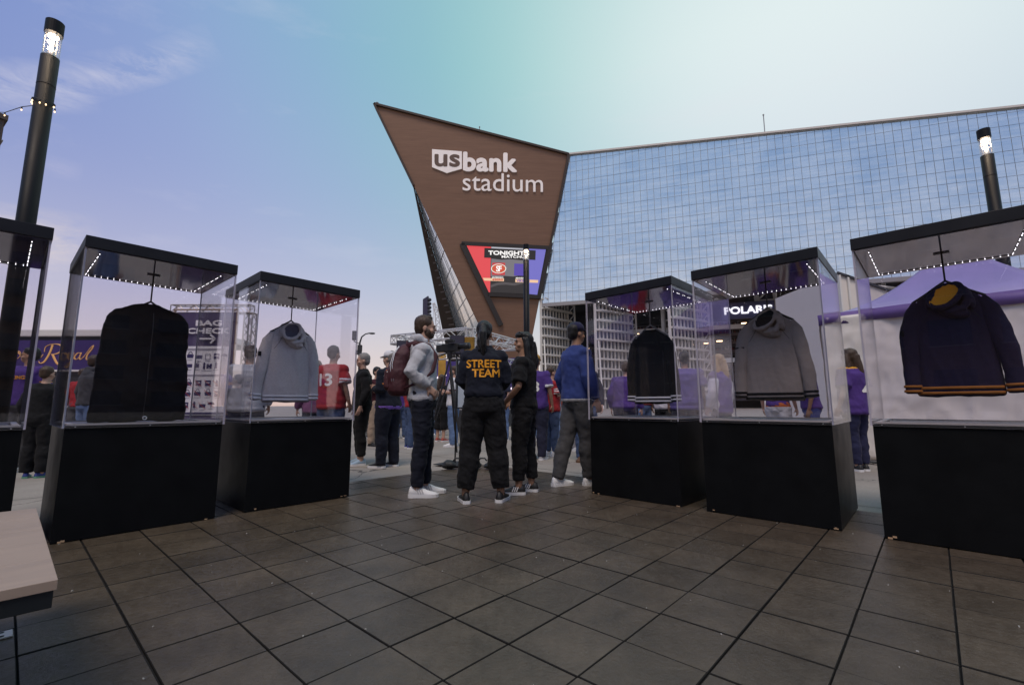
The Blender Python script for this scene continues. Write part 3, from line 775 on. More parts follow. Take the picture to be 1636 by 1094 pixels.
door(PW2(864, 0), PW2(906, 9), 28.6); door(PW2(950, 0), PW2(1002, 9), 27.0); door(PW2(1068, 0), PW2(1118, 9), 26.6); door(PW2(1392, 0), PW2(1440, 6), 25.6, 5)
# lit name board inside the concourse
ps = PL(1200, 496, WP+WNO*7, WNO); 
tl = PL(1157, 491, WP+WNO*7, WNO); trr = PL(1211, 489, WP+WNO*7, WNO); hgt = PL(1184, 490, WP+WNO*7, WNO).z-PL(1184, 501, WP+WNO*7, WNO).z
cw_ = (trr-tl).length*7/5.0
cc = tl+WD*cw_/2; cc.z = (PL(1184, 490, WP+WNO*7, WNO).z+PL(1184, 501, WP+WNO*7, WNO).z)/2
mb = MB(); mb.box(cc+WNO*.4, (cw_*1.12, .4, hgt*2.4), Matrix.Rotation(math.atan2(WD.y, WD.x), 3, 'Z')); sb_ = sbuild(mb, 'name_board', mat('board_navy', (.03,.03,.09), .5))
Mx = SINV@frame(cc+OUT*.05, WD, (0,0,1))
fit_text('POLARIS', Mx, cw_, hgt, emat('board_letters', (1,1,1), 1.3), sb_, .12, .005, fat=.05)

# ---- sign on the prow
XR = V((0,0,1)).cross(PN).normalized()
if XR.x < 0: XR = -XR
YU = PN.cross(XR); YU = YU if YU.z > 0 else -YU
def sframe(u, v, off): return SINV@frame(PR(u, v, off), XR, YU)
def sc2(u, v, o): q = PR(u, v)-o; return q.dot(XR), q.dot(YU)
def on_prow(txt, u0, u1, v0, v1, m, parent, off=.25, ext=.35, bold=.0, name='lettering', space=1., fat=0.):
    uc, vc = (u0+u1)/2, (v0+v1)/2; o = PR(uc, vc)
    w = sc2(u1, vc, o)[0]-sc2(u0, vc, o)[0]; h = sc2(uc, v0, o)[1]-sc2(uc, v1, o)[1]
    return fit_text(txt, sframe(uc, vc, off), w, h, m, parent, ext, bold, name, space=space, fat=fat)
sgn_root = stad
shp = [(690.5,239.5),(738,243),(738,270.5),(714,277.5),(690.5,268)]
mb = MB(); mb.prism([PR(u, v, .05) for u, v in shp], PN*.30); shield = sbuild(mb, 'sign_shield', WHT)
on_prow('us', 695.5, 734, 248.5, 266.6, mat('sign_bronze', (.12,.072,.052), .5), shield, .36, .04, .0, fat=.06)
on_prow('bank', 741.5, 824.5, 246, 274, WHT, stad, .05, .30, .0, 'sign_lettering', 1.03, .055)
on_prow('stadium', 739.5, 867.5, 278, 306.5, WHT, stad, .05, .30, .0, 'sign_lettering')

# ---- video screen on the prow
scr = MB(); scr.prism([PR(u, v, .05) for u, v in ((741,390.5),(877,397.5),(860,473.5),(780,470))], PN*.5); scr_o = sbuild(scr, 'video_screen', mat('screen_black', (.015,.013,.014), .4))
def spoly(pts, m, off, name='screen_image'):
    mb = MB(); mb.prism([PR(u, v, off) for u, v in pts], PN*.02); return sbuild(mb, name, m, scr_o)
SR, SB_, SK, SGY, SWH = emat('screen_red', rgb(240,78,84), .85), emat('screen_violet', rgb(122,118,208), .85), emat('screen_dark', rgb(42,38,38), .8), emat('screen_grey', rgb(196,196,206), .85), emat('screen_white', (1,.97,.95), 1.)
SOR, SRD, SPU = emat('screen_peach', rgb(250,205,165), .9), emat('screen_crimson', rgb(205,60,62), .85), emat('screen_purple', rgb(90,72,178), .85)
spoly([(745,391.8),(784.5,393.5),(783,467.5),(781,467.5)], SR, .57)
spoly([(844.5,397),(872,398),(858,471.5),(842.5,470)], SB_, .57)
spoly([(784.5,393.5),(844.5,397),(842.5,470),(783,467.5)], SK, .575)
spoly([(785,393.6),(844.5,397.2),(844.3,400.5),(785,398)], SGY, .60)
# folded-flag like grey sweep behind the team panels
cv = [(785,414),(800,416),(815,415),(830,416.5),(844,417)]; lo_ = [(844,441),(832,440.5),(820,442.5),(806,441.5),(794,443.5),(784,442)]
spoly(cv+lo_, emat('screen_mid', rgb(128,124,130), .8), .60)
spoly([(784,460),(796,456),(808,455.5),(822,457),(834,454),(843,452),(843,449.5),(832,450.5),(820,453),(806,451.5),(794,452.5),(784,456)], emat('screen_sweep', rgb(88,82,84), .8), .60)
spoly([(786.5,420.5),(807,420.8),(806.5,440.3),(786,440)], SRD, .64)
def oval(u, v, ru, rv, m, off): spoly([(u+ru*math.cos(a*math.pi/12), v+rv*math.sin(a*math.pi/12)) for a in range(24)], m, off)
oval(796.6, 430, 12, 7.6, SWH, .68); oval(796.6, 430, 11, 6.8, emat('screen_gold', rgb(190,140,70), .8), .71); oval(796.6, 430, 10, 6.1, emat('logo_red', rgb(222,84,58), .85), .74)
on_prow('SF', 792.5, 801.5, 425.5, 435, SWH, scr_o, .78, .02, .03, space=.8)
spoly([(821.5,422),(836.5,422.5),(836,441.5),(821,441)], SPU, .64)
spoly([(774,397.2),(855.5,401.2),(855,416.3),(773.5,412.6)], emat('screen_black_band', rgb(24,20,20), .8), .64)
on_prow("TONIGHT'S", 780.5, 845, 402, 408.4, SWH, scr_o, .68, .02, .005, fat=.06)
on_prow('MATCHUP', 801.5, 843, 409.6, 413.2, SWH, scr_o, .68, .02, .005, fat=.05)
spoly([(771.5,444.8),(805,445.5),(804.8,450.2),(773.7,449)], SOR, .66); spoly([(823.2,446.6),(859.5,448.2),(859,452.6),(823,451.5)], SOR, .66)
on_prow('SAN FRANCISCO', 786, 804, 442.9, 445.2, SWH, scr_o, .70, .02, .03); on_prow('49ERS', 786, 803.5, 446, 449.2, SRD, scr_o, .70, .02, .04)
on_prow('MINNESOTA', 824, 842, 444.0, 446.3, SWH, scr_o, .70, .02, .03); on_prow('VIKINGS', 825, 846, 447.6, 451.2, SPU, scr_o, .70, .02, .04)
fm = MB()
for (a, b, w) in (((737.5,390),(878,397),1.0), ((738,390),(800.5,520),1.25), ((779,471),(862,475),.9), ((878,397),(861,476),1.0)):
    fm.bar(PR(*a, .3), PR(*b, .3), w, 1.1, up=PN)
sbuild(fm, 'screen_frame', mat('frame_black', (.02,.016,.015), .5))

# ================================================================== light poles
POLE = mat('pole_black', (.007,.007,.009), .5, 0., spec=.2, var=.15, vscale=2)
LGLASS = glassmat('lamp_glass', (.97,.95,.93), f0=.06)
LAMPW = emat('lamp_core', (1,.80,.58), 26)
def light_pole(p, h, r, label, tilt=0.):
    root = empty('light_pole', V((p.x, p.y, GZ)), rng.random()*6, label, 'light pole', 'bollard-headed light poles on the plaza')
    mb = MB(); mb.tube([(0,0,0), (0,0,h-.58)], r, 28); o = mb.build('shaft', POLE, root, smooth=False)
    for f in o.data.polygons: f.use_smooth = len(f.vertices) == 4
    mb = MB(); mb.tube([(0,0,h-1.05),(0,0,h-1.04)], r*1.02, 28); mb.tube([(0,0,0),(0,0,.02)], r*1.8, 24); mb.build('collar', POLE, root)
    mb = MB(); mb.tube([(0,0,h-.58),(0,0,h-.19)], r*.97, 28, caps=False); mb.tube([(0,0,h-.19),(0,0,h-.58)], r*.90, 28, caps=False); mb.build('lamp_glass', LGLASS, root, smooth=True)
    mb = MB(); mb.tube([(0,0,h-.20),(0,0,h)], r*1.02, 28); mb.build('cap', POLE, root)
    mb = MB(); mb.tube([(0,0,h-.57),(0,0,h-.52),(0,0,h-.46)], [r*.55,r*.5,r*.2], 20)
    for a in range(3): mb.tube([(r*.8*math.cos(a*2.1), r*.8*math.sin(a*2.1), h-.58), (r*.8*math.cos(a*2.1), r*.8*math.sin(a*2.1), h-.19)], .008, 6)
    mb.build('reflector', mat('reflector_metal', (.75,.72,.68), .25, .8), root)
    mb = MB(); mb.ell((0,0,h-.235), (r*.62,r*.62,.03)); mb.build('bulb', LAMPW, root, smooth=True)
    l = bpy.data.lights.new('lamp_light', 'POINT'); l.energy = 9; l.color = (1,.80,.58); l.shadow_soft_size = .05
    lo = bpy.data.objects.new('lamp_light', l); COL.objects.link(lo); lo.parent = root; lo.location = (0,0,h-.34)
    return root
PL_ = AT(42, 350, 6.2); PRt = AT(1590, 335, 9.0); PC = AT(841, 480, 15.9)
hl = AT(90, 37, 6.2).z-GZ; hr = AT(1572, 208, 9.0).z-GZ; hc = AT(839.5, 391, 15.9).z-GZ
light_pole(PL_, hl, .105, 'tall black light pole with lit glass head and a string of bulbs tied round it')
light_pole(PRt, hr, .105, 'tall black light pole rising behind the purple peaked tent')
light_pole(PC, hc, .105, 'tall dark light pole standing before the stadium screen')
# string of warm bulbs tied to the left pole
zb = AT(72, 165, 6.2).z; pc = V((PL_.x, PL_.y, zb))
ang = lambda a: pc+V((math.cos(a)*.122, math.sin(a)*.122, .02*math.sin(a*2)))
wire = [ang(R_(a)) for a in range(-180, 190, 20)]
far = AT(8, 180, 6.9); mid = AT(35, 171, 6.45); far2 = AT(-70, 176, 7.6)
wire += [pc.lerp(mid, .5)+V((0,0,-.01)), mid, far, far2]
sr_ = empty('string_lights', pc, 0, 'string of small warm bulbs tied round the tall black pole and strung away from it', 'string lights')
mb = MB(); mb.tube([p-pc for p in wire], .0055, 6); mb.build('cable', mat('cable_black', (.02,.02,.02), .6), sr_)
BULB = emat('bulb_glow', (1,.66,.36), 3)
spots = [ang(R_(a)) for a in (-150, -110, -60, -30, 200, 215, 20)]+[mid, far, far2, AT(88, 174, 6.08)]
for p in spots:
    q = p-pc; mb = MB(); mb.tube([q, q-V((0,0,.03))], .009, 8); s_ = mb.build('socket', mat('cable_black'), sr_)
    mb = MB(); mb.ell(q-V((0,0,.05)), (.009,.009,.015), seg=8); mb.build('bulb', BULB, s_, smooth=True)

# ================================================================== peaked tent behind the right-hand cases
TD = V((.651,-.759,0)); TNN = V((.759,.651,0)); TL = V((5.40,7.93,0)); TW = 3.35; EV = 2.42
PUR = mat('tent_purple', (.27,.22,.47), .42, var=.10, vscale=2.5, bump=.10, bscale=5)
PURD = mat('valance_purple', (.14,.085,.29), .5, var=.12, vscale=3, bump=.12, bscale=7)
TWH = mat('tent_white', (.76,.71,.66), .55, var=.03, vscale=2, bump=.30, bscale=3.2)
troot = empty('tent', TL+TD*TW/2+TNN*TW/2+V((0,0,GZ)), math.atan2(TD.y, TD.x), 'purple peaked canopy tent with plain white side walls', 'tent')
hw = TW/2; PKZ = 3.72-GZ; ez = EV-GZ
def sub_pt(side, f, g):
    # side 0 front,1 right,2 back,3 left; f along the eave, g from eave to peak
    a = [V((-hw,-hw,0)), V((hw,-hw,0)), V((hw,hw,0)), V((-hw,hw,0))]
    p = a[side].lerp(a[(side+1)%4], f)*(1-g)
    z = ez+(PKZ-ez)*(g**1.75)+(.035*math.sin(f*math.pi)*-math.sin(g*math.pi))
    return V((p.x, p.y, z))
for side in range(4):
    mb = MB(); n = 14; vs_ = []
    for j in range(n+1):
        for i in range(n+1): vs_.append(sub_pt(side, i/n, j/n*.985))
    fs = [(j*(n+1)+i, j*(n+1)+i+1, (j+1)*(n+1)+i+1, (j+1)*(n+1)+i) for j in range(n) for i in range(n)]
    mb.add(vs_, fs); o = mb.build('roof_panel', PUR, troot, smooth=True)
    sd_ = o.modifiers.new('t', 'SOLIDIFY'); sd_.thickness = .004
    a = [V((-hw,-hw,0)), V((hw,-hw,0)), V((hw,hw,0)), V((-hw,hw,0))]; p, q = a[side], a[(side+1)%4]; out = ((p+q)/2).normalized()
    mb = MB(); n = 26; vs_ = []
    for i in range(n+1):
        b = p.lerp(q, i/n)*1.004+out*(.012*math.sin(i*.9+side)); b2 = p.lerp(q, i/n)*1.004+out*(.02*math.sin(i*.7+side+1))
        dz = .008*math.sin(i*1.3)
        vs_ += [V((b.x, b.y, ez+.004)), V((b2.x, b2.y, ez-.185+dz))]
    mb.add(vs_, [(2*i, 2*i+2, 2*i+3, 2*i+1) for i in range(n)]); o = mb.build('valance', PURD, troot, smooth=True)
    sd_ = o.modifiers.new('t', 'SOLIDIFY'); sd_.thickness = .004
for (side, name) in ((0, 'side_wall'), (3, 'side_wall')):
    a = [V((-hw,-hw,0)), V((hw,-hw,0)), V((hw,hw,0)), V((-hw,hw,0))]; p, q = a[side]*.985, a[(side+1)%4]*.985; out = ((p+q)/2).normalized()
    mb = MB(); nx, nz_ = 90, 44; vs_ = []
    for j in range(nz_+1):
        for i in range(nx+1):
            b = p.lerp(q, i/nx); z = .02+(ez-.08)*j/nz_
            c = V((b.x*2.2, b.y*2.2, z*1.4)); w = .045*noise.noise(c)+.034*(.5-abs(noise.noise(c*2.1)))+.016*(.5-abs(noise.noise(c*5)))+.006*noise.noise(c*11)
            w += .007*math.sin(abs(((z+.22*i/nx)*2.2) % 1.0-.5)*12)*.3
            # shipping creases: shallow folds every 0.6 m
            for k in range(1, 5):
                dz = abs(z-k*.52); w += .007*max(0, 1-dz/.03)
            for k in range(1, 6):
                dx = abs(i/nx*TW-k*.6); w += .006*max(0, 1-dx/.03)
            vs_.append(V((b.x, b.y, z))+out*w)
    mb.add(vs_, [(j*(nx+1)+i, j*(nx+1)+i+1, (j+1)*(nx+1)+i+1, (j+1)*(nx+1)+i) for j in range(nz_) for i in range(nx)])
    o = mb.build(name, TWH, troot, smooth=True); sd_ = o.modifiers.new('t', 'SOLIDIFY'); sd_.thickness = .003
for sx in (-1, 1):
    for sy in (-1, 1):
        mb = MB(); mb.box((sx*hw*.95, sy*hw*.95, ez/2-.04), (.05,.05,ez-.08)); mb.build('leg', STEELW, troot)
# power leads at the foot of the tent wall
for k, (ph, cc_) in enumerate(((0, (.5,.48,.46)), (1.7, (.03,.03,.03)))):
    base_ = G(1393, 740, GZ); pts = []
    for i in range(40):
        a = i*.42+ph; pts.append(base_+TD*(.25*math.cos(a)+.012*i-.2)-TNN*(.12+.10*math.sin(a*1.2))+V((0,0,.012+.014*(k+math.sin(a*.7)**2))))
    mb = MB(); mb.tube(pts, .0085, 6); mb.build('power_cable', mat('lead%d' % k, cc_, .5), smooth=True, label=('loose coils of pale power cable at the foot of the tent wall', 'loose coils of black power cable at the foot of the tent wall')[k], cat='cable')

# white marquee further back, its plain gable just past the purple tent
M0 = AT(1338, 437, 12.2); 
mroot = empty('marquee', V((M0.x+1.6, 13.7, GZ)), 0, 'plain white marquee with dark roof edging beyond the purple tent', 'tent')
mb = MB(); x0, x1, yf = -1.6, 3.6, -1.5
ze, zt = AT(1380, 470, 12.2).z-GZ, M0.z-GZ
mb.prism([V((x0,yf,0)), V((x1,yf,0)), V((x1,yf,1.6)), V((x1*.12,yf,ze-.18)), V((x0,yf,zt))], V((0,3,0))); mb.build('canvas_wall', TWH, mroot)
mb = MB(); mb.bar((x0-.03,yf-.03,zt+.02), (x1*.12,yf-.03,ze-.16), .05, .06); mb.bar((x1*.12,yf-.03,ze-.16), (x1,yf-.03,1.62), .05,.06); mb.build('roof_edging', mat('edging_dark', (.05,.05,.06), .5), mroot)
mb = MB()
for x in (x0+.02, x0+.25): mb.bar((x,yf-.03,0), (x,yf-.03,zt-.05), .05)
mb.build('post', STEELW, mroot)

# ================================================================== drinks trailer with script sign
YT = 13.0
a, b = AT(-70, 527, YT), AT(318, 527, YT); tb = AT(60, 591, YT).z; t0 = AT(60, 527, YT).z; t1 = AT(60, 538, YT).z; t2 = AT(60, 544, YT).z
xm = (a.x+b.x)/2; wx = b.x-a.x
cr = empty('drinks_trailer', V((xm, YT+1.2, GZ)), 0, 'long purple drinks trailer with gold script sign and white roof', 'trailer')
loc = lambda p: p-V((xm, YT+1.2, GZ))
TP = mat('trailer_purple', (.055,.032,.15), .45, var=.08, vscale=1)
mb = MB(); mb.box((0,.0,(tb-GZ)/2+.15), (wx, 2.3, tb-GZ-.35)); mb.build('body', mat('trailer_body', (.10,.09,.12), .5), cr)
mb = MB(); mb.box((0,-1.22,(tb+t2)/2-GZ), (wx, .08, t2-tb)); signb = mb.build('sign_board', TP, cr)
mb = MB(); mb.box((0,-.02,(t0+t1)/2-GZ), (wx+.2, 2.55, t0-t1), bev=.03); mb.build('roof', mat('trailer_white', (.72,.68,.66), .5), cr)
mb = MB(); mb.box((0,0,(t1+t2)/2-GZ), (wx+.05, 2.44, t1-t2)); mb.build('gutter', mat('gutter_dark', (.03,.028,.04), .5), cr)
mb = MB(); mb.box((0,-1.25,tb-GZ-.025), (wx, .1, .05)); mb.build('trim', mat('trailer_white'), cr)
mb = MB(); mb.box((0,-1.16,(tb-GZ)*.72), (wx*.94, .06, (tb-GZ)*.42)); mb.build('serving_hatch', mat('hatch_dark', (.05,.045,.05), .4), cr)
mb = MB(); mb.box((0,-1.36,(tb-GZ)*.46), (wx*.96, .5, .05)); mb.build('counter', mat('counter_grey', (.45,.43,.42), .4), cr)
for x in (-wx*.2, wx*.28):
    mb = MB(); mb.tube([(x,-1.1,.35),(x,-.85,.35)], .35, 20); w_ = mb.build('wheel', mat('tyre', (.02,.02,.02), .8), cr)
    mb = MB(); mb.tube([(x,-1.12,.35),(x,-1.09,.35)], .2, 16); mb.build('rim', mat('screw_steel'), w_)
# gold script, drawn as brush strokes in sign pixels (u, v)
GOLD = mat('script_gold', (.62,.36,.14), .45, emit=rgb(235,165,95), estr=.18)
def smooth_path(pts, n=7):
    pts = [V((*p, 0)) for p in pts]; out = []
    for i in range(len(pts)-1):
        p0, p1, p2, p3 = pts[max(i-1,0)], pts[i], pts[i+1], pts[min(i+2,len(pts)-1)]
        for k in range(n):
            t_ = k/n; out.append(.5*((2*p1)+(p2-p0)*t_+(2*p0-5*p1+4*p2-p3)*t_**2+(3*p1-p0-3*p2+p3)*t_**3))
    return out+[pts[-1]]
def brush(pts, thick=1.35, thin=.45):
    q = smooth_path(pts); mb = MB(); P3d = []; rr = []
    for i, p in enumerate(q):
        w = AT(p.x, p.y, YT-.065); P3d.append(loc(w))
        d = (q[min(i+1,len(q)-1)]-q[max(i-1,0)]); k = d.y/max(d.length,1e-6)
        rr.append(((thin+(thick-thin)*max(0, k)**.8)*.0178, .012))
    mb.tube(P3d, rr, 6, up=(0,1,0)); mb.build('script_stroke', GOLD, signb, smooth=True)
# C
brush([(2,556),(6,551),(3,547),(-8,553),(-14,566),(-9,575),(0,573),(8,566)])
# r
brush([(8,566),(13,560),(16,557),(15,561),(18,561),(20,560),(17,566),(17,571),(20,573),(24,569)])
# o
brush([(30,561),(26,562),(23,568),(25,573),(30,571),(33,565),(31,561),(29,563),(33,566),(38,564)])
# w
brush([(38,562),(35,569),(37,573),(42,569),(45,562),(42,569),(44,573),(49,569),(52,563),(51,566),(56,565)])
# n
brush([(56,562),(54,572)]); brush([(54,572),(58,565),(62,562),(63,565),(61,571),(64,572),(69,566)])
# R
brush([(84,551),(81,560),(76,570),(70,578),(64,580),(62,577)], 1.9); brush([(71,562),(73,554),(82,550),(93,550),(99,554),(97,561),(90,565),(82,566)], 1.7)
brush([(84,566),(87,573),(91,580),(95,583)], 2.0)
# o
brush([(104,563),(99,565),(97,571),(99,575),(104,573),(107,567),(104,563),(104,566),(110,566)])
# y
brush([(110,563),(108,570),(110,574),(115,570),(118,563),(113,576),(108,585),(104,587),(105,583),(114,576),(121,568)])
# a
brush([(129,564),(124,564),(119,570),(121,574),(126,571),(130,563),(127,571),(129,574),(134,569)])
# l
brush([(133,571),(139,563),(145,555),(149,552),(147,557),(140,566),(138,573),(141,574),(146,569)])

# ================================================================== bag-check banner in its truss frame
YB = 8.4; GREYT = mat('truss_alu', (.55,.50,.47), .4, .55)
def box_truss(a, b, w, parent, name='truss', m=None, rad=.02, seg=6, bay=None):
    a, b = V(a), V(b); d = b-a; l = d.length; d.normalize(); u = V((0,0,1)) if abs(d.z) < .9 else V((0,1,0))
    x = d.cross(u).normalized(); y = x.cross(d); mb = MB(); cs = [x*(i*w/2)+y*(j*w/2) for i, j in ((-1,-1),(1,-1),(1,1),(-1,1))]
    for c in cs: mb.tube([a+c, b+c], rad, seg)
    n = max(2, round(l/(bay or w*1.05)))
    for k in range(n):
        for f in range(4):
            p, q = cs[f], cs[(f+1)%4]
            if k % 2: p, q = q, p
            mb.tube([a+d*(l*k/n)+p, a+d*(l*(k+1)/n)+q], rad*.55, 5)
    for k in (0, n):
        for f in range(4): mb.tube([a+d*(l*k/n)+cs[f], a+d*(l*k/n)+cs[(f+1)%4]], rad*.7, 5)
    return mb.build(name, m or GREYT, parent)
p0, p1 = AT(282, 499, YB), AT(377, 501, YB); bx = (p0.x+p1.x)/2; bw = p1.x-p0.x; bz1 = p0.z; bzm = AT(330, 553, YB).z; bz0 = AT(330, 663, YB).z
br = empty('sign_banner', V((bx, YB, GZ)), 0, 'tall bag check banner with pictograms hung in a truss frame', 'sign')
l2 = lambda p: p-V((bx, YB, GZ))
mb = MB(); mb.box((0,.02,(bz1+.10)/2-GZ), (bw, .02, bz1-.10)); mb.build('banner_cloth', mat('banner_violet', (.075,.055,.13), .6, var=.15, vscale=3, bump=.15, bscale=4), br)
mb = MB(); mb.box((0,-.002,(bzm+bz0)/2-GZ), (bw*.90, .012, bzm-bz0)); brd = mb.build('notice_sheet', mat('notice_white', (.86,.83,.83), .6, bump=.1, bscale=4), br)
BANW = mat('banner_white', (.85,.82,.82), .6)
fw = lambda u, v, off=-.02: Matrix.Translation(-V((bx, YB, GZ)))@frame(AT(u, v, YB+off), (1,0,0), (0,0,1))
S_ = YB/FPX
fit_text('BAG', fw(334, 516), 41*S_, 8.2*S_, BANW, br, .006, .0, fat=.07); fit_text('CHECK', fw(333, 528.5), 67*S_, 8.2*S_, BANW, br, .006, .0, fat=.07)
mb = MB()
for q in ([(319,541),(343,541)], [(336,534.5),(343.5,541.2)], [(336,548),(343.5,541)]):
    mb.bar(l2(AT(*q[0], YB-.02)), l2(AT(*q[1], YB-.02)), .012, 2.6*S_)
mb.build('arrow', BANW, br)
INK = mat('ink_navy', (.035,.025,.11), .7); REDL = mat('ink_red', (.55,.08,.05), .7)
ICON = [(304,568,'b'),(318,570,'e'),(332,570,'o'),(346,569,'s'),(358,569,'u'),(302,584,'e'),(315,584,'p'),(326,585,'t'),(334,585,'v'),(345,584,'t'),
        (301,612,'b'),(317,612,'s'),(332,612,'s'),(346,613,'t'),(299,629,'b'),(315,628,'b'),(332,628,'b'),(347,629,'s'),(296,647,'s'),(310,647,'t'),(323,648,'e'),(337,646,'u')]
for (u, v, k) in ICON:
    mb = MB(); c = l2(AT(u, v, YB-.012)); s_ = S_
    if k == 'b':
        mb.prism([c+V((-4.6*s_,0,-3.6*s_)), c+V((4.6*s_,0,-3.6*s_)), c+V((5.6*s_,0,1*s_)), c+V((3*s_,0,2.4*s_)), c+V((-3*s_,0,2.4*s_)), c+V((-5.6*s_,0,1*s_))], V((0,.004,0)))
        mb.tube([c+V((3*s_*math.cos(a*math.pi/8), .002, 2*s_+4.4*s_*math.sin(a*math.pi/8))) for a in range(9)], .5*s_, 5)
    elif k == 's': mb.box(c, (9*s_, .004, 9*s_), bev=.0018); mb.box(c+V((0,-.002,1*s_)), (6*s_,.003,1.2*s_), mi=1)
    elif k == 'e': mb.box(c, (10*s_, .004, 5.4*s_), bev=.0018)
    elif k == 'o':
        for q in (-1, 1): mb.box(c+V((q*4*s_,0,0)), (.5*s_,.004,8*s_)); mb.box(c+V((0,0,q*4*s_)), (8*s_,.004,.5*s_))
    elif k == 'u':
        mb.prism([c+V((5.5*s_*math.cos(math.pi*a/8), 0, 4.2*s_*math.sin(math.pi*a/8))) for a in range(9)], V((0,.004,0))); mb.box(c+V((0,0,-2.5*s_)), (.6*s_,.004,5*s_))
    elif k == 't': mb.box(c, (3.6*s_, .004, 9*s_), bev=.0018); mb.box(c+V((0,0,5*s_)), (2*s_,.004,2*s_))
    elif k == 'p': mb.box(c, (6*s_, .004, 6*s_), bev=.0018); mb.tube([c+V((-2*s_,.002,3*s_)), c+V((3*s_,.002,7*s_))], .4*s_, 5)
    elif k == 'v':
        for q in (-1, 1): mb.box(c+V((q*2.4*s_,0,0)), (3.6*s_,.004,8*s_), bev=.0018); 
        mb.box(c, (4*s_,.004,2*s_))
    mb.build('pictogram', [INK, BANW], brd)
    mb = MB(); mb.box(c+V((0,0,-6.8*s_)), (8*s_, .003, .7*s_))
    mb.build('caption', mat('caption_grey', (.3,.28,.34), .7), brd)
    if v > 600:
        mb = MB(); mb.bar(c+V((-6*s_,-.005,5*s_)), c+V((6*s_,-.005,-5.5*s_)), .003, .55*s_); mb.build('strike', REDL, brd)
for v in (558, 599.5):
    mb = MB(); mb.box(l2(AT(328, v, YB-.012)), (60*S_, .004, 2.6*S_)); mb.build('heading_bar', mat('bar_grey', (.33,.31,.36), .7), brd)
mb = MB(); mb.box(l2(AT(326, 660, YB-.014)), (bw*.9, .004, 3.4*S_)); mb.build('footer_band', INK, brd)
q0, q1 = AT(268, 490, YB), AT(396, 490, YB)
box_truss(l2(V((q0.x, YB+.15, q0.z-.02))), l2(V((q1.x, YB+.15, q0.z-.02))), .15, br, 'top_truss', rad=.014)
for x in (q0.x+.02, q1.x-.02): box_truss(l2(V((x, YB+.15, GZ))), l2(V((x, YB+.15, q0.z-.1))), .15, br, 'post_truss', rad=.014)
mb = MB(); 
for s in (-1, 1): mb.bar((s*bw*.53,.0,.1), (s*bw*.53,.0,bz1-GZ+.05), .03)
mb.bar((-bw*.54,0,bz1-GZ+.05), (bw*.54,0,bz1-GZ+.05), .03); mb.build('frame', mat('copper_frame', (.60,.45,.36), .4, .4), br)

# ================================================================== truss stage with gold pillars
K, LQ, RQ = V((-1.6,17,0)), V((-4.9,18.8,0)), V((.35,20.8,0)); BQ = LQ+RQ-K; ZT = AT(750, 525, 17).z-GZ
WTR = mat('white_truss', (.70,.68,.68), .4, .35); YEL = mat('pillar_gold', (.60,.34,.06), .6, var=.15, vscale=3, bump=.1, bscale=6)
sg_ = empty('stage', V((K.x, K.y, GZ)), 0, 'small stage roofed with white box truss on gold wrapped pillars', 'stage')
ls = lambda p, z: V((p.x-K.x, p.y-K.y, z))
for a, b in ((K,LQ),(K,RQ),(LQ,BQ),(RQ,BQ)): box_truss(ls(a,ZT-.16), ls(b,ZT-.16), .34, sg_, 'roof_truss', WTR, .030, 6, .42)
for a, b in ((K,LQ),(K,RQ)): box_truss(ls(a,ZT-.95)+V((0,.3,0)), ls(b,ZT-.95)+V((0,.3,0)), .22, sg_, 'light_bar', WTR, .02, 6, .3)
for p in (K, LQ, RQ, BQ):
    mb = MB(); mb.rings([(0,.20,.20),(ZT-.34,.20,.20)], 24, power=5); mb.build('pillar', YEL, sg_, smooth=False)
mb = MB(); mb.prism([ls(K,.0), ls(RQ,.0), ls(BQ,.0), ls(LQ,.0)], V((0,0,.7))); mb.build('platform', mat('stage_black', (.03,.03,.035), .7), sg_)
sp0 = K.lerp(RQ, .0)
scr2 = MB(); A_, B_ = BQ.lerp(LQ, .92), BQ.lerp(RQ, .92)
for (p, q) in ((LQ, BQ), (BQ, RQ)):
    scr2.prism([ls(p,.9), ls(q,.9), ls(q,ZT-.7), ls(p,ZT-.7)], V((0,.1,0)))
so = scr2.build('led_wall', emat('led_violet', rgb(62,48,104), .75), sg_)
st = MB(); n_ = (K-LQ).normalized()
for k in range(16):
    f = rng.random()*.9+.05; p, q = ((LQ, BQ), (BQ, RQ))[k % 2]; c = ls(p.lerp(q, f), rng.uniform(1.4, ZT-1.1)); d = (q-p).normalized()
    st.bar(c-d*.35+V((0,-.08,-.25)), c+d*.35+V((0,-.08,.25)), .03, .06)
st.build('led_streak', emat('streak_pink', (1,.82,.95), 1.6), so)
SPK = mat('speaker_black', (.018,.018,.026), .6, bump=.1, bscale=120)
def speaker(u0, u1, v0, v1, Y, label):
    a, b = AT(u0, v0, Y), AT(u1, v1, Y); w, h = b.x-a.x, a.z-b.z; c = (a+b)/2
    r = empty('loudspeaker', V((c.x, Y, b.z)), R_(12), label, 'loudspeaker')
    mb = MB(); mb.box((0,0,h/2), (w, .5, h), bev=.02); mb.build('cabinet', SPK, r)
    mb = MB(); mb.box((0,-.255,h/2), (w*.9, .012, h*.92)); mb.build('grille', mat('grille', (.035,.033,.06), .7, bump=.5, bscale=250), r)
    mb = MB()
    mb.tube([(0,0,0),(0,0,GZ-b.z+.7)], .025, 8)
    mb.build('stand_pole', SPK, r)
speaker(719, 741, 537, 566, 16.6, 'tall black loudspeaker beside the front gold pillar of the stage')
speaker(634.5, 652, 545, 572, 18.2, 'black loudspeaker beside the far gold pillar of the stage')
# more gold panels under the light bar
for (u0, u1, v0, v1) in ((701, 712, 560, 592),):
    a, b = AT(u0, v0, 19), AT(u1, v1, 19); mb = MB(); mb.box(ls(V(((a.x+b.x)/2, 19, 0)), (a.z)/2-GZ), (b.x-a.x, .1, a.z)); mb.build('gold_panel', YEL, sg_)

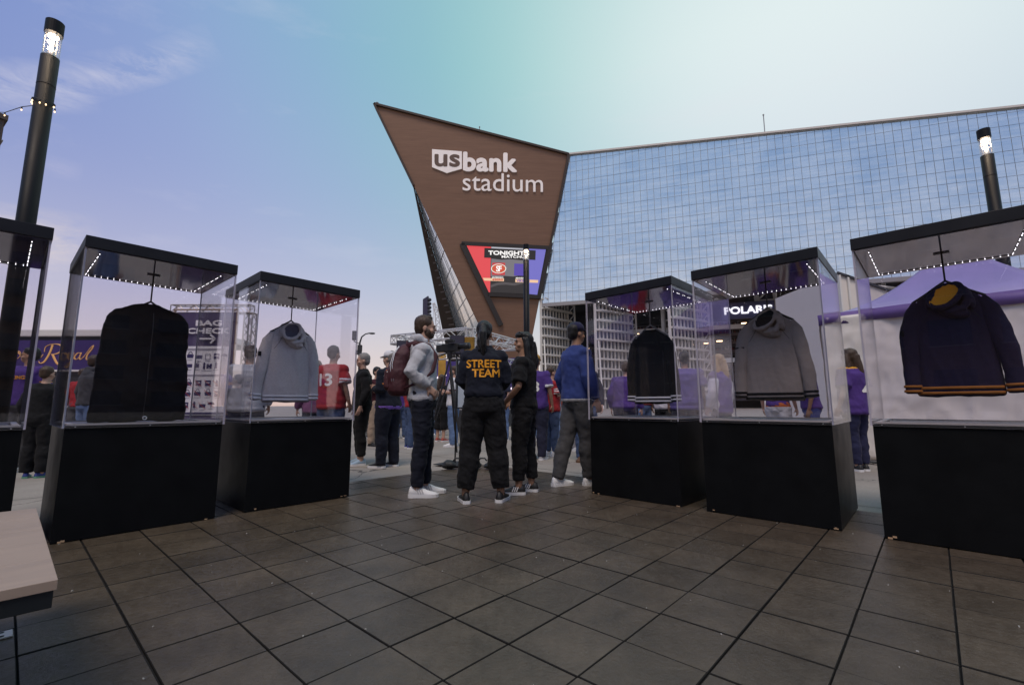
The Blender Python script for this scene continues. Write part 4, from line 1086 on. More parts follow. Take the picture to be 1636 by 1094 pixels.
# ================================================================== far things on the skyline
cra = AT(701, 640, 210); cr0 = empty('crane', V((cra.x, 210, GZ)), 0, 'pale lattice crane boom leaning behind the stage', 'crane')
CRW = mat('crane_grey', (.60,.60,.62), .6)
def lat(a, b, w, n, parent, name):
    mb = MB(); d = (b-a).normalized(); x = d.cross(V((0,1,0))).normalized()
    for s in (-1, 1): mb.tube([a+x*s*w, b+x*s*w*.45], .28, 5)
    for k in range(n):
        f, g = k/n, (k+1)/n; s = 1 if k % 2 else -1
        mb.tube([a.lerp(b, f)+x*s*w*(1-.55*f), a.lerp(b, g)-x*s*w*(1-.55*g)], .2, 4)
    return mb.build(name, CRW, parent)
lc = lambda u, v: AT(u, v, 210)-V((cra.x, 210, GZ))
lat(lc(708, 590), lc(697, 496), 1.6, 20, cr0, 'boom'); lat(lc(697, 496), lc(692.5, 484), .9, 5, cr0, 'jib')
mb = MB(); mb.tube([lc(692.5,484), lc(692.5,530)], .10, 4); mb.build('hoist_line', CRW, cr0)
mb = MB(); mb.box(lc(709,600), (6,5,7)); mb.bar(lc(709,606), lc(709,648)+V((0,0,-.4)), 3.0); mb.build('cab', CRW, cr0)
pa, pb = AT(676, 482, 70), AT(685, 530, 70)
r = empty('banner_tower', V(((pa.x+pb.x)/2, 70, GZ)), 0, 'slim dark vertical banner tower with scalloped edge beyond the stage', 'sign')
l3 = lambda u, v: AT(u, v, 70)-V(((pa.x+pb.x)/2, 70, GZ))
mb = MB(); mb.prism([l3(675.5,478), l3(684,472.5), l3(683.5,648), l3(674.5,648)], V((0,.6,0))); mb.build('panel', mat('tower_navy', (.035,.032,.07), .6), r)
mb = MB()
for k in range(14):
    v = 479+k*6.2; mb.ell(l3(686, v), (.34,.25,.30), seg=8)
mb.bar(l3(684.5,474), l3(684.5,648), .12); mb.build('scalloped_edge', mat('tower_black', (.02,.02,.03), .6), r)
# street lamp with signal head
YS = 36; r = empty('street_lamp', V((AT(574, 640, YS).x, YS, GZ)), 0, 'curved-arm street lamp with a traffic signal on its pole', 'street lamp')
l4 = lambda u, v: AT(u, v, YS)-V((AT(574, 640, YS).x, YS, GZ))
DK = mat('lamp_dark', (.03,.03,.035), .5)
mb = MB(); mb.tube([V((0,0,0)), l4(574,560), l4(575,547), l4(578,538), l4(584,533.5), l4(591,532)], [.10,.08,.07,.06,.05,.05], 8); mb.build('pole', DK, r, smooth=True)
mb = MB(); mb.ell(l4(594.5,532.6), (.26,.16,.08), seg=10); mb.build('lamp_head', DK, r, smooth=True)
mb = MB(); mb.box(l4(566,536), (.28,.25,.75), bev=.03); mb.box(l4(575,556), (.3,.3,.5), bev=.03); mb.box(l4(573,563), (.45,.25,.35), bev=.03); mb.bar(l4(565,545), l4(574,549), .07); mb.bar(l4(566,536), l4(566,546), .06); mb.build('signal_head', DK, r)

# buildings: one at the frame's left edge, others only mirrored in the acrylic and facade
def building(c, w, d, h, rz, label, wall, floors, bays, balcony=False):
    r = empty('building', V((c[0], c[1], GZ)), rz, label, 'building')
    mb = MB(); mb.box((0,0,h/2), (w, d, h)); mb.box((0,0,h+.3), (w+.5, d+.5, .6)); mb.build('wall', wall, r)
    for f in range(floors):
        z = (f+.55)*h/floors; hh = h/floors*.52
        mb = MB(); fr_ = MB()
        for k in range(bays):
            x = -w/2+(k+.5)*w/bays
            for s in (-1, 1):
                mb.box((x, s*(d/2), z), (w/bays*.6, .2, hh)); fr_.box((x, s*(d/2+.06), z-hh/2-.08), (w/bays*.66, .3, .14))
        nb_ = max(2, int(bays*d/w))
        for k in range(nb_):
            y = -d/2+(k+.5)*d/nb_
            for s in (-1, 1): mb.box((s*(w/2), y, z), (.2, d/nb_*.6, hh)); fr_.box((s*(w/2+.06), y, z-hh/2-.08), (.3, d/nb_*.66, .14))
        wo = mb.build('window_row', mat('window_dark', (.05,.06,.08), .1, .3), r, kind='stuff'); fr_.build('sill', mat('sill_pale', (.4,.38,.36), .7), wo)
        if balcony:
            bb = MB()
            for k in range(0, bays, 2):
                x = -w/2+(k+.5)*w/bays
                for s in (-1, 1):
                    bb.box((x, s*(d/2+.8), z-hh/2-.15), (w/bays*.8, 1.6, .18)); 
                    for e in range(9): bb.bar((x-w/bays*.38+e*w/bays*.095, s*(d/2+1.55), z-hh/2), (x-w/bays*.38+e*w/bays*.095, s*(d/2+1.55), z-hh/2+1.05), .05)
                    bb.bar((x-w/bays*.4, s*(d/2+1.55), z-hh/2+1.05), (x+w/bays*.4, s*(d/2+1.55), z-hh/2+1.05), .07)
            bb.build('balcony', mat('balcony_dark', (.03,.03,.035), .5), r)
    return r
bp_ = AT(12, 152, 44)
building((bp_.x-16.4, 44+3.5), 14, 18, bp_.z-GZ, R_(56), 'dark apartment block with balconies at the plaza edge', mat('brick_dark', (.10,.075,.065), .8, var=.2, vscale=.3), 11, 5, True)
building((-92, -22), 26, 26, 38, R_(14), 'dark office tower standing across the plaza from the display cases', mat('tower_wall', (.05,.05,.055), .6), 10, 8)
building((-62, -64), 84, 24, 34, R_(-45), 'low brick block beside the dark office tower', mat('brick_warm', (.22,.12,.08), .8, var=.2, vscale=.3), 5, 12)
building((84, -52), 74, 24, 32, R_(58), 'tan brick apartment block with balconies facing the stadium', mat('brick_tan', (.26,.17,.11), .8, var=.2, vscale=.3), 8, 8, True)
building((35, -110), 50, 25, 24, R_(5), 'grey concrete block behind the plaza', mat('block_grey', (.16,.15,.15), .8), 6, 12)

# ================================================================== garments hung in the cases
def cloth(name, c, rough=.85, var=.10, bump=.12, bscale=120, sheen=.04, vs_=5): return mat('cloth_'+name, c, rough, var=var, vscale=vs_, bump=bump, bscale=bscale, spec=.25, sheen=sheen)
def folds(amp=.007, fx=7, fz=3.2, seed=0, top=None):
    o = V((seed*3.1, seed*1.7, seed*.9))
    def f(co):
        p = V((co.x*fx, co.y*fx, co.z*fz))+o
        w = noise.noise(p)*amp*.8
        q = p+V((co.z*1.5, 0, co.x*2.0))          # creases run slightly on the slant
        w += (.45-abs(noise.noise(q*1.15+o)))*amp*.9+(.45-abs(noise.noise(q*2.4)))*amp*.45+noise.noise(co*34+o)*amp*.12
        return w
    return f
HGM = mat('hanger_black', (.015,.015,.018), .4)
def to_case(k, y=0.): 
    root, c, yaw = CASE[k]; return c+V((-math.sin(yaw)*y, math.cos(yaw)*y, 0)), yaw
def hanger(k, zn, y=.0, x=0., sw=.19, m=HGM, lab=''):
    c, yaw = to_case(k, y); r = empty('hanger', c+V((math.cos(yaw)*x, math.sin(yaw)*x, zn)), yaw, lab, 'hanger', 'black hangers inside the cases')
    mb = MB(); zt = HB-zn-.004
    mb.tube([(0,0,.055),(0,0,zt)], .0058, 8); mb.build('hanging_rod', m, r, smooth=True)
    mb = MB(); mb.box((0,0,zt-.004), (.085,.026,.006)); mb.build('mounting_plate', m, r)
    mb = MB()
    for s in (-1, 1): mb.tube([(0,0,.06),(s*.05,0,.025),(s*sw*.6,0,-.025),(s*sw,0,-.075)], [.0075,.008,.009,.009], 8)
    mb.build('arm', m, r, smooth=True)
def hoodie(k, body, stripe, lining, lab, cat='hoodie', zn=1.66, hood=True, seed=1, patch=None, nstripe=2, flare=(0., 0.), x=0., y=0., wid=1.0, hoodm=None, hoodlean=1, band=False):
    c, yaw = to_case(k, y); r = empty(cat.replace(' ', '_'), c+V((math.cos(yaw)*x, math.sin(yaw)*x, zn)), yaw, lab, cat, 'garments hung in the cases')
    vox = .0075; w = wid
    mb = MB(); mb.rings([(-.755,.222*w,.034),(-.735,.230*w,.042),(-.60,.226*w,.050),(-.45,.216*w,.052),(-.30,.205*w,.052),(-.17,.198*w,.046),(-.115,.192*w,.036),(-.065,.160*w,.030),(-.025,.105*w,.030),(.0,.070*w,.030)], 36, power=2.6)
    me = remesh(mb, vox, 4, folds(.011, 9, 1.8, seed)); me.materials.append(body); tor = link('torso', me, r)
    tre = BVHTree.FromPolygons([v.co for v in me.vertices], [p.vertices for p in me.polygons]); sm_ = MB()
    for s in (-1, 1):                         # raglan seams from the neck to the underarm
        ps = []
        for i in range(15):
            f = i/14; h_ = tre.ray_cast(V((s*w*(.075+.085*f-.02*math.sin(f*3.14)), -.5, -.025-.215*f)), V((0,1,0)), 1)
            if h_[0]: ps.append(h_[0]-V((0,.0005,0)))
        if len(ps) > 2: sm_.tube(ps, .0016, 5)
    ps = [h_[0]-V((0,.0005,0)) for h_ in (tre.ray_cast(V((-.2*w+.4*w*i/24, -.5, -.690)), V((0,1,0)), 1) for i in range(25)) if h_[0]]
    if len(ps) > 2: sm_.tube(ps, .0016, 5)
    sm_.build('seam', mat('seam_dark', (.02,.019,.022), .9), tor, kind='stuff')
    for s, fl in ((-1, flare[0]), (1, flare[1])):
        mb = MB()
        pts = [(s*.150*w,0,-.095),(s*.200*w,-.004,-.17),(s*(.232*w+fl*.25),-.016,-.30),(s*(.250*w+fl*.55),-.024,-.45),(s*(.260*w+fl*.85),-.020,-.60),(s*(.264*w+fl),-.020,-.735)]
        mb.tube(pts, [(.050,.028),(.058,.034),(.056,.034),(.052,.032),(.048,.030),(.045,.028)], 22, up=(0,1,0))
        me = remesh(mb, vox, 3, folds(.009, 10, 5, seed+s*2.3)); me.materials.append(body); sl_ = link('sleeve', me, r)
        # cuff rings
        a, b = V(pts[4]), V(pts[5]); d = (b-a).normalized()
        if stripe:
            for q in range(nstripe):
                mb = MB(); p = b-d*(.016+q*.034)
                mb.tube([p-d*.009, p+d*.009], [(.053,.037)]*2, 26, up=(0,1,0)); mb.build('cuff_stripe', stripe, sl_, smooth=True)
        if patch and s == -1:
            mb = MB(); p = V(pts[2])
            if band: mb.tube([p+V((0,0,.020)), p-V((0,0,.022))], [(.0595,.0375)]*2, 22, up=(0,1,0))
            else: mb.box(p+V((-.046,-.026,0)), (.030,.010,.045), Matrix.Rotation(-.9, 3, 'Z'), bev=.003)
            mb.build('arm_patch', patch, sl_, smooth=band)
    if stripe:
        for q in range(nstripe):
            z = -.735+q*.036
            # the band hugs the shirt: outline sampled from the torso mesh
            tree = BVHTree.FromPolygons([v.co for v in tor.data.vertices], [p.vertices for p in tor.data.polygons])
            mb = MB(); vs_ = []; n = 72
            for zz in (z-.010, z, z+.010):
                for i in range(n):
                    a = 2*math.pi*i/n; x_ = .2245*w*math.cos(a); sy_ = -1 if math.sin(a) < 0 else 1; h = tree.ray_cast(V((x_, sy_*.5, zz)), V((0,-sy_,0)), 1)
                    q_ = h[0] if h[0] else V((x_, sy_*.012, zz)); vs_.append(V((q_.x*1.01, q_.y+sy_*.0045, zz)))
            mb.add(vs_, [(j*n+i, j*n+(i+1)%n, (j+1)*n+(i+1)%n, (j+1)*n+i) for j in range(2) for i in range(n)])
            o = mb.build('hem_stripe', stripe, tor, smooth=True); sd_ = o.modifiers.new('t', 'SOLIDIFY'); sd_.thickness = .002
    if hood:
        hm = hoodm or body; mb = MB(); lean_ = hoodlean
        # the hood hangs open down the back: an oval mouth with a rolled rim, the pouch folded below and to one side
        rim = []
        for a in range(25):
            q = a*math.pi/12; sx_, sz_ = math.cos(q), math.sin(q)
            rim.append(V((-.012+.082*sx_+.016*sz_*lean_, -.070+.044*sz_-.004*sx_, -.058+.084*sz_+.020*sx_*lean_)))
        mb.tube(rim, .0135, 10)
        mb.ell((.022*lean_,-.064,-.172), (.084,.036,.044), Matrix.Rotation(.35*lean_, 3, 'Y'), 18); mb.ell((.098*lean_,-.050,-.085), (.032,.036,.085), Matrix.Rotation(-.25*lean_, 3, 'Y'), 16)
        mb.ell((-.092*lean_,-.042,-.075), (.022,.028,.065), Matrix.Rotation(.3*lean_, 3, 'Y'), 14); mb.ell((0,.012,.0), (.088,.024,.030), None, 14)
        mb.tube([(-.080*lean_,-.062,-.135),(.0,-.092,-.178),(.070*lean_,-.090,-.160),(.115*lean_,-.062,-.070)], [.012,.018,.020,.014], 10)
        me = remesh(mb, .0062, 2, folds(.010, 16, 12, seed+5)); me.materials.append(hm); ho = link('hood', me, r)
        mb = MB(); vs_ = []; fs = []; nr, ns = 7, 28       # inner cloth: a hollow facing outward, creased
        for j in range(nr+1):
            for i in range(ns):
                q = 2*math.pi*i/ns; f = j/nr; cx_, cz_ = .084*f*math.cos(q), .088*f*math.sin(q)
                dip = .040*(1-f*f)+.009*noise.noise(V((cx_*34+seed, cz_*22, seed)))*(1-f**4)
                vs_.append(V((-.012+cx_+.016*math.sin(q)*f*lean_, -.082+.044*math.sin(q)*f+dip*.30, -.060+cz_+.020*math.cos(q)*f*lean_)))
        for j in range(nr): fs += [(j*ns+i, j*ns+(i+1)%ns, (j+1)*ns+(i+1)%ns, (j+1)*ns+i) for i in range(ns)]
        mb.add(vs_, fs); o_ = mb.build('hood_lining', lining, ho, smooth=True); sd_ = o_.modifiers.new('t', 'SOLIDIFY'); sd_.thickness = .003
    else:
        mb = MB(); mb.tube([(.075*math.cos(a*math.pi/10), .036*math.sin(a*math.pi/10), .003-.018*(math.sin(a*math.pi/10) < 0)) for a in range(21)], .010, 8); mb.build('collar', body, r, smooth=True)
    return r
GREYH = cloth('heather_grey', (.58,.55,.55), var=.12, vs_=90); TAUP = cloth('taupe', (.31,.27,.245)); NAVY = cloth('deep_navy', (.022,.016,.042)); BLKC = cloth('black', (.012,.012,.014))
WSTR = cloth('white_stripe', (.72,.72,.75)); BSTR = cloth('black_stripe', (.012,.012,.014)); OSTR = cloth('orange_stripe', (.42,.16,.035)); GLN = cloth('gold_lining', (.90,.40,.03))
hoodie('C', GREYH, WSTR, cloth('grey_lining', (.09,.09,.13)), 'light grey hoodie with two white hem stripes hanging in its case', seed=1, patch=BLKC, flare=(.03,-.01), x=.0)
hanger('C', 1.66, lab='black hanger carrying the light grey hoodie')
hoodie('E', TAUP, BSTR, BLKC, 'taupe hoodie with two black hem stripes and folded hood', seed=4, patch=BLKC, band=True, flare=(.0,.02), wid=.98)
hanger('E', 1.66, lab='black hanger carrying the taupe hoodie')
hoodie('F', NAVY, OSTR, GLN, 'dark navy hoodie with gold hood lining and orange hem stripes', seed=7, patch=BLKC, flare=(-.015,.02), zn=1.68, wid=.96)
hanger('F', 1.68, lab='black hanger carrying the dark navy hoodie')
hoodie('D', BLKC, WSTR, BLKC, 'black crew-neck sweatshirt with two white hem stripes in its case', cat='sweatshirt', hood=False, seed=9, flare=(-.015,.01), zn=1.64, wid=.92)
hanger('D', 1.64, m=mat('hanger_grey', (.25,.25,.27), .4), lab='grey hanger carrying the black sweatshirt')
# garment bag
c, yaw = to_case('B', .0); zb0 = HP+.012
gr = empty('garment_bag', c+V((0,0,zb0)), yaw, 'long black zipped garment bag hanging in its case', 'garment bag')
mb = MB(); HGT = 1.69-zb0
mb.rings([(0,.300,.050),(.02,.303,.060),(.25,.298,.066),(HGT*.55,.285,.066),(HGT*.78,.275,.062),(HGT*.86,.262,.056),(HGT*.93,.215,.046),(HGT*.975,.13,.036),(HGT,.055,.028)], 44, power=2.8)
me = remesh(mb, .009, 3, folds(.015, 6, 5, 3)); me.materials.append(mat('bag_nylon', (.011,.011,.013), .6, bump=.08, bscale=60, spec=.12)); bg_ = link('bag_shell', me, gr)
tree = BVHTree.FromPolygons([v.co for v in me.vertices], [p.vertices for p in me.polygons])
pts = []
for i in range(30):
    z = .03+i*(HGT-.10)/29; h = tree.ray_cast(V((.02,-.5,z)), V((0,1,0)), 1); pts.append((h[0] if h[0] else V((.02,-.06,z)))+V((0,-.001,0)))
mb = MB(); mb.tube(pts, .0035, 6); mb.build('zip', mat('zip_black', (.02,.02,.022), .35), gr)
h = tree.ray_cast(V((.03,-.5,.022)), V((0,1,0)), 1)[0] or V((.03,-.055,.022))
mb = MB(); mb.tube([h+V((.012*math.cos(a), -.004, .012*math.sin(a))) for a in [q*math.pi/8 for q in range(17)]], .0042, 6); mb.build('eyelet', mat('eyelet_steel', (.7,.7,.7), .3, .8), gr)
hanger('B', 1.66, lab='black hanger carrying the long garment bag', sw=.10)

# ================================================================== people
SKIN = {'light': mat('skin_light', (.50,.30,.22), .5, var=.06, vscale=30, spec=.4), 'tan': mat('skin_tan', (.36,.20,.13), .5, var=.06, vscale=30, spec=.4), 'brown': mat('skin_brown', (.20,.105,.065), .5, var=.06, vscale=30, spec=.4)}
HAIR = {'black': mat('hair_black', (.010,.009,.009), .42, bump=.6, bscale=160, stretch=(1,1,.12), spec=.4), 'brown': mat('hair_brown', (.055,.032,.020), .45, bump=.6, bscale=160, stretch=(1,1,.12), spec=.4),
        'blond': mat('hair_blond', (.42,.28,.14), .45, bump=.6, bscale=160, stretch=(1,1,.12)), 'grey': mat('hair_grey', (.22,.20,.19), .5, bump=.6, bscale=160, stretch=(1,1,.12))}
EYEM = mat('eye_dark', (.02,.015,.012), .2)
def hand(mb, w, d, side, nrm, curl=.6, k=1.0):
    """palm and five unequal, bent fingers rooted in it; nrm = palm side"""
    d = d.normalized(); nrm = (nrm-d*nrm.dot(d)).normalized(); x = d.cross(nrm).normalized()*side
    mb.tube([w-d*.01, w+d*.035*k, w+d*.085*k], [(.028*k,.016*k),(.040*k,.015*k),(.038*k,.012*k)], 10, up=nrm)
    for i, (off, l) in enumerate(((-.030,.062),(-.010,.075),(.010,.080),(.030,.070))):
        a = w+d*.080*k+x*off*k; p = [a]; dd = d.copy()
        for j in range(3):
            dd = (dd*math.cos(curl*(.5+.35*j))+nrm*math.sin(curl*(.5+.35*j))).normalized(); p.append(p[-1]+dd*l*k/2.6)
        mb.tube(p, [.0095*k,.0092*k,.0085*k,.0068*k], 7)
    a = w+d*.025*k-x*.034*k; t1_ = (d*.6-x*.6+nrm*.35).normalized(); t2_ = (d*.85-x*.15+nrm*.5).normalized()
    mb.tube([a, a+t1_*.035*k, a+t1_*.035*k+t2_*.032*k], [.0125*k,.0108*k,.0085*k], 7)
def shoe(parent, x, y, yaw, upper, sole, s=1., accent=None):
    M = Matrix.Translation((x, y, 0))@Matrix.Rotation(yaw, 4, 'Z')@Matrix.Scale(s, 4)
    sec = [(-.082,.022,.05),(-.07,.034,.098),(-.04,.038,.112),(0,.039,.108),(.045,.042,.088),(.09,.047,.066),(.135,.047,.052),(.17,.038,.044),(.192,.018,.034)]
    mb = MB(); vs_ = []; n = 12
    for (t, hw_, h) in sec:
        for k in range(n):
            a = 2*math.pi*k/n; z = math.sin(a); vs_.append(M@V((hw_*math.cos(a)*(1 if z < 0 else (1-.25*z)), t, .026+(h-.026)*max(0, z)**.85-.006*max(0, -z))))
    fs = [(j*n+k, j*n+(k+1)%n, (j+1)*n+(k+1)%n, (j+1)*n+k) for j in range(len(sec)-1) for k in range(n)]+[tuple(range(n-1,-1,-1)), tuple((len(sec)-1)*n+k for k in range(n))]
    mb.add(vs_, fs); o = mb.build('shoe', upper, parent, smooth=True)
    mb = MB(); pl_ = [(hw_*1.1, t) for t, hw_, h in sec]+[(-hw_*1.1, t) for t, hw_, h in reversed(sec)]
    mb.prism([M@V((a, b*1.03, .0)) for a, b in pl_], (0,0,.030*s)); mb.build('sole', sole, o)
    if accent:
        mb = MB()
        for q in range(3):
            for sd2 in (-1, 1):
                mb.bar(M@V((sd2*.041,.015+q*.022,.036)), M@V((sd2*.034,-.005+q*.022,.082)), .010*s, .006*s, up=M.to_3x3()@V((1,0,0)))
        mb.build('side_stripe', accent, o)
def person(label, foot, rz, h, skin='tan', hair='black', hairstyle='short', top=None, sleeve='long', hood=False, hem=.90, topw=.018, pants=None, pantw=.014, cuff=.08, shoes=None,
           arms=None, feet=((.10,0,-.12),(-.10,0,.12)), build=1., head=(0,0), lean=0., beard=False, cap=None, near=False, toppaint=None, pantpaint=None, text=(), seed=1, group=None, name='person', glasses=False, collar=None, accent=None, pantlen=None):
    r = empty(name, V((foot.x, foot.y, foot.z)), rz, label, 'person', group)
    s = h/1.75; b = build; vox = .0085 if near else .0135; Sx = Matrix.Scale(s, 4)
    arms = arms or (((.25,-.03,1.14),(.27,.05,.90)), ((-.25,-.03,1.14),(-.27,.05,.90)))
    ly = lambda z: lean*max(0, z-.9)           # lean forward
    T = lambda p: V((p[0], p[1]+ly(p[2]), p[2]))
    hipz = .93
    def leg_path(i):
        fx, fy, fyaw = feet[i]; sg = 1 if i == 0 else -1
        hp = V((sg*.088*b, 0, hipz-.03)); an = V((fx, fy-.01, .085)); kn = hp.lerp(an, .50)+V((0,.022,0))
        return [hp, hp.lerp(kn, .45), kn, kn.lerp(an, .35)+V((0,-.012,0)), an]
    tors = [(.82,.13,.10),(.88,.160,.112),(.94,.166,.118),(1.02,.150,.108),(1.10,.140,.100),(1.20,.150,.106),(1.30,.164,.114),(1.38,.168,.104),(1.43,.135,.082),(1.47,.080,.066)]
    # --- body: one continuous skin mesh
    mb = MB(); mb.rings([(z, rx*b*.95, ry*b*.95, 0, ly(z)) for z, rx, ry in tors], 22)
    hy = ly(1.5)+.012
    mb.tube([(0,ly(1.42)-.01,1.42),(0,hy-.01,1.50),(0,hy,1.57)], [.062,.055,.053], 14)
    for i in (0, 1):
        e, w = T(arms[i][0]), T(arms[i][1]); sg = 1 if i == 0 else -1; sh = T((sg*.156*b, 0, 1.392))
        mb.tube([sh, sh.lerp(e, .4), e, e.lerp(w, .3), w], [.040*b,.041*b,.035,.036,.026], 12)
        hd = (w-e).normalized(); nrm_ = V((-sg, .25, 0)) if len(arms[i]) < 3 else V(arms[i][2])
        hand(mb, w, hd, sg, nrm_, .55)
        lp = leg_path(i); mb.tube(lp, [.085*b,.078*b,.054,.052,.038], 12)
        mb.tube([lp[-1], lp[-1]+V((0,.02,-.05))], [.036,.03], 8)
    HR = Matrix.Translation((0, hy, 1.53))@Matrix.Rotation(head[0], 4, 'Z')@Matrix.Rotation(head[1], 4, 'X')
    hp_ = lambda x, y, z: HR@V((x, y, z)); H3 = HR.to_3x3()
    # skull, face, jaw, nose, ears  (origin at the neck top)
    mb.ell(hp_(0,-.008,.128), (.072,.093,.095), H3, 20); mb.ell(hp_(0,.020,.080), (.060,.070,.085), H3, 18); mb.ell(hp_(0,.040,.032), (.044,.046,.038), H3, 14)
    mb.ell(hp_(0,.060,.016), (.022,.022,.018), H3, 10)
    mb.tube([hp_(0,.088,.112), hp_(0,.100,.088), hp_(0,.104,.072)], [.009,.012,.014], 8); mb.ell(hp_(0,.082,.122), (.045,.012,.010), H3, 10)
    mb.ell(hp_(0,.084,.043), (.024,.012,.010), H3, 10)
    for sg in (-1, 1): mb.ell(hp_(sg*.072,-.008,.088), (.010,.020,.032), H3, 10); mb.ell(hp_(sg*.042,.062,.068), (.022,.020,.022), H3, 8)
    me = remesh(mb, vox*.85, 2); me.transform(Sx); me.materials.append(SKIN[skin]); link('body', me, r)
    for sg in (-1, 1):
        mb = MB(); mb.ell(hp_(sg*.030,.0835,.100), (.010,.006,.006), H3, 8); me = mb.mesh('eye', EYEM, True); me.transform(Sx); link('eye', me, r)
        mb = MB(); mb.tube([hp_(sg*.012,.095,.120), hp_(sg*.030,.093,.125), hp_(sg*.050,.080,.120)], [.004,.005,.003], 6); me = mb.mesh('eyebrow', HAIR[hair], True); me.transform(Sx); link('eyebrow', me, r)
    # --- hair
    mb = MB(); hs = hairstyle
    if hs != 'bald':
        mb.ell(hp_(0,-.022,.145), (.080,.096,.090), H3, 20); mb.ell(hp_(0,-.052,.100), (.070,.062,.075), H3, 16)
        if hs == 'short': mb.ell(hp_(0,.014,.198), (.056,.052,.024), H3, 14)
        if hs == 'quiff': mb.ell(hp_(0,.016,.203), (.056,.048,.026), H3, 14)
        if hs in ('long', 'pony'):
            mb.ell(hp_(0,.015,.185), (.074,.080,.045), H3, 16)
            if hs == 'long':
                for sg in (-1, 1): mb.tube([hp_(sg*.060,-.01,.14), hp_(sg*.080,-.025,.04), hp_(sg*.090,-.045,-.08), hp_(sg*.075,-.065,-.20)], [(.03,.045),(.034,.045),(.036,.045),(.018,.03)], 10)
                mb.tube([hp_(0,-.07,.12), hp_(0,-.085,.0), hp_(0,-.105,-.13), hp_(0,-.115,-.25)], [(.075,.045),(.085,.042),(.082,.04),(.045,.02)], 14)
            else:
                mb.ell(hp_(0,-.095,.165), (.034,.036,.036), H3, 12)
                mb.tube([hp_(0,-.10,.16), hp_(0,-.128,.08), hp_(0,-.118,-.04), hp_(.01,-.112,-.17)], [(.030,.028),(.058,.038),(.062,.035),(.022,.016)], 12)
                mb.tube([hp_(-.02,-.055,.10), hp_(-.035,-.085,.0), hp_(-.03,-.10,-.10)], [(.05,.03),(.045,.03),(.02,.016)], 10)
        me = remesh(mb, vox*.8, 2, folds(.006, 30, 10, seed)); me.transform(Sx); me.materials.append(HAIR[hair]); link('hair', me, r)
    if beard:
        mb = MB(); mb.ell(hp_(0,.036,.026), (.052,.054,.040), H3, 16)
        for sg in (-1, 1): mb.ell(hp_(sg*.052,.022,.050), (.016,.032,.042), H3, 10)
        mb.ell(hp_(0,.091,.056), (.028,.011,.008), H3, 10)
        me = remesh(mb, vox*.7, 1, folds(.003, 60, 60, seed)); me.transform(Sx); me.materials.append(HAIR[hair]); link('beard', me, r)
    if cap:
        mb = MB(); mb.rings([(.130,.084,.100,0,-.010),(.165,.084,.100,0,-.010),(.200,.074,.088,0,-.010),(.228,.045,.055,0,-.010),(.236,.008,.010,0,-.010)], 20, M=HR)
        mb.prism([hp_(.074*math.cos(a*math.pi/10), .055+.105*math.sin(a*math.pi/10), .138-.016*math.sin(a*math.pi/10)) for a in range(11)], HR.to_3x3()@V((0,0,.007)))
        me = mb.mesh('cap', cap, True); me.transform(Sx); link('cap', me, r)
    if glasses:
        mb = MB()
        for sg in (-1, 1): mb.tube([hp_(sg*.034+.026*math.cos(a*math.pi/6), .058+.01*math.sin(a*math.pi/6), .205+.016*math.sin(a*math.pi/6)) for a in range(13)], .005, 6); mb.tube([hp_(sg*.066,.05,.20), hp_(sg*.082,-.04,.17)], .004, 6)
        me = mb.mesh('sunglasses', EYEM, True); me.transform(Sx); link('sunglasses', me, r)
    # --- trousers
    mb = MB(); pw = pantw
    mb.rings([(.80,.135*b,.100*b),(.86,.165*b+pw,.120*b+pw),(.93,.170*b+pw,.124*b+pw),(1.00,.156*b+pw,.114*b+pw)], 22)
    pl_ = pantlen or cuff
    for i in (0, 1):
        lp = leg_path(i); an = lp[-1].copy(); an.z = pl_; lp = lp[:-1]+[an]
        mb.tube(lp, [(.092*b+pw),(.086*b+pw),.060+pw*1.3,.058+pw*1.4,.042+pw*1.2], 14)
    me = remesh(mb, vox, 3, folds(.015 if near else .013, 9, 10, seed+2)); me.transform(Sx)
    if pantpaint: paint(me, pantpaint[0], lambda c: pantpaint[1](c/s))
    else: me.materials.append(pants)
    link('trousers', me, r)
    # --- top
    mb = MB(); tw = topw
    z0 = hem; rs = [(z0, .150*b+tw*1.0, .112*b+tw, 0, ly(z0)), (z0+.03, .160*b+tw*1.15, .120*b+tw*1.1, 0, ly(z0))]
    for z, rx, ry in tors:
        if z > z0+.05: rs.append((z, max(rx, .152)*b+tw if z < 1.4 else rx*b+tw*.7, max(ry, .108)*b+tw if z < 1.4 else ry*b+tw*.7, 0, ly(z)))
    mb.rings(rs, 26, power=2.15)
    for i in (0, 1):
        e, w = T(arms[i][0]), T(arms[i][1]); sg = 1 if i == 0 else -1; sh = T((sg*.150*b, 0, 1.398)); mb.ell(T((sg*.158*b,0,1.394)), (.062*b+tw*.5,.060*b+tw*.6,.056*b+tw*.45), None, 14)
        if sleeve == 'long': mb.tube([sh, sh.lerp(e, .45), e, e.lerp(w, .4), e.lerp(w, .97)], [.046*b+tw*.4,.054*b+tw*.7,.045+tw*.9,.043+tw*.7,.031+tw*.35], 14)
        else: mb.tube([sh, sh.lerp(e, .45), sh.lerp(e, .82)], [.046*b+tw*.4,.057*b+tw*.7,.056*b+tw*.8], 14)
    if hood:
        mb.tube([hp_(.075,.02,-.05), hp_(.085,-.05,-.02), hp_(0,-.098,-.02), hp_(-.085,-.05,-.02), hp_(-.075,.02,-.05)], [.026,.036,.042,.036,.026], 12); mb.ell((0,ly(1.4)-.105,1.43), (.10,.045,.075))
    elif collar: mb.tube([hp_(.066*math.cos(a*math.pi/8), .062*math.sin(a*math.pi/8)-.012, -.045) for a in range(17)], .015, 8)
    me = remesh(mb, vox, 3, folds(.016 if near else .014, 9, 7, seed+7)); me.transform(Sx)
    if toppaint: paint(me, toppaint[0], lambda c: toppaint[1](c/s))
    else: me.materials.append(top)
    to = link('top', me, r)
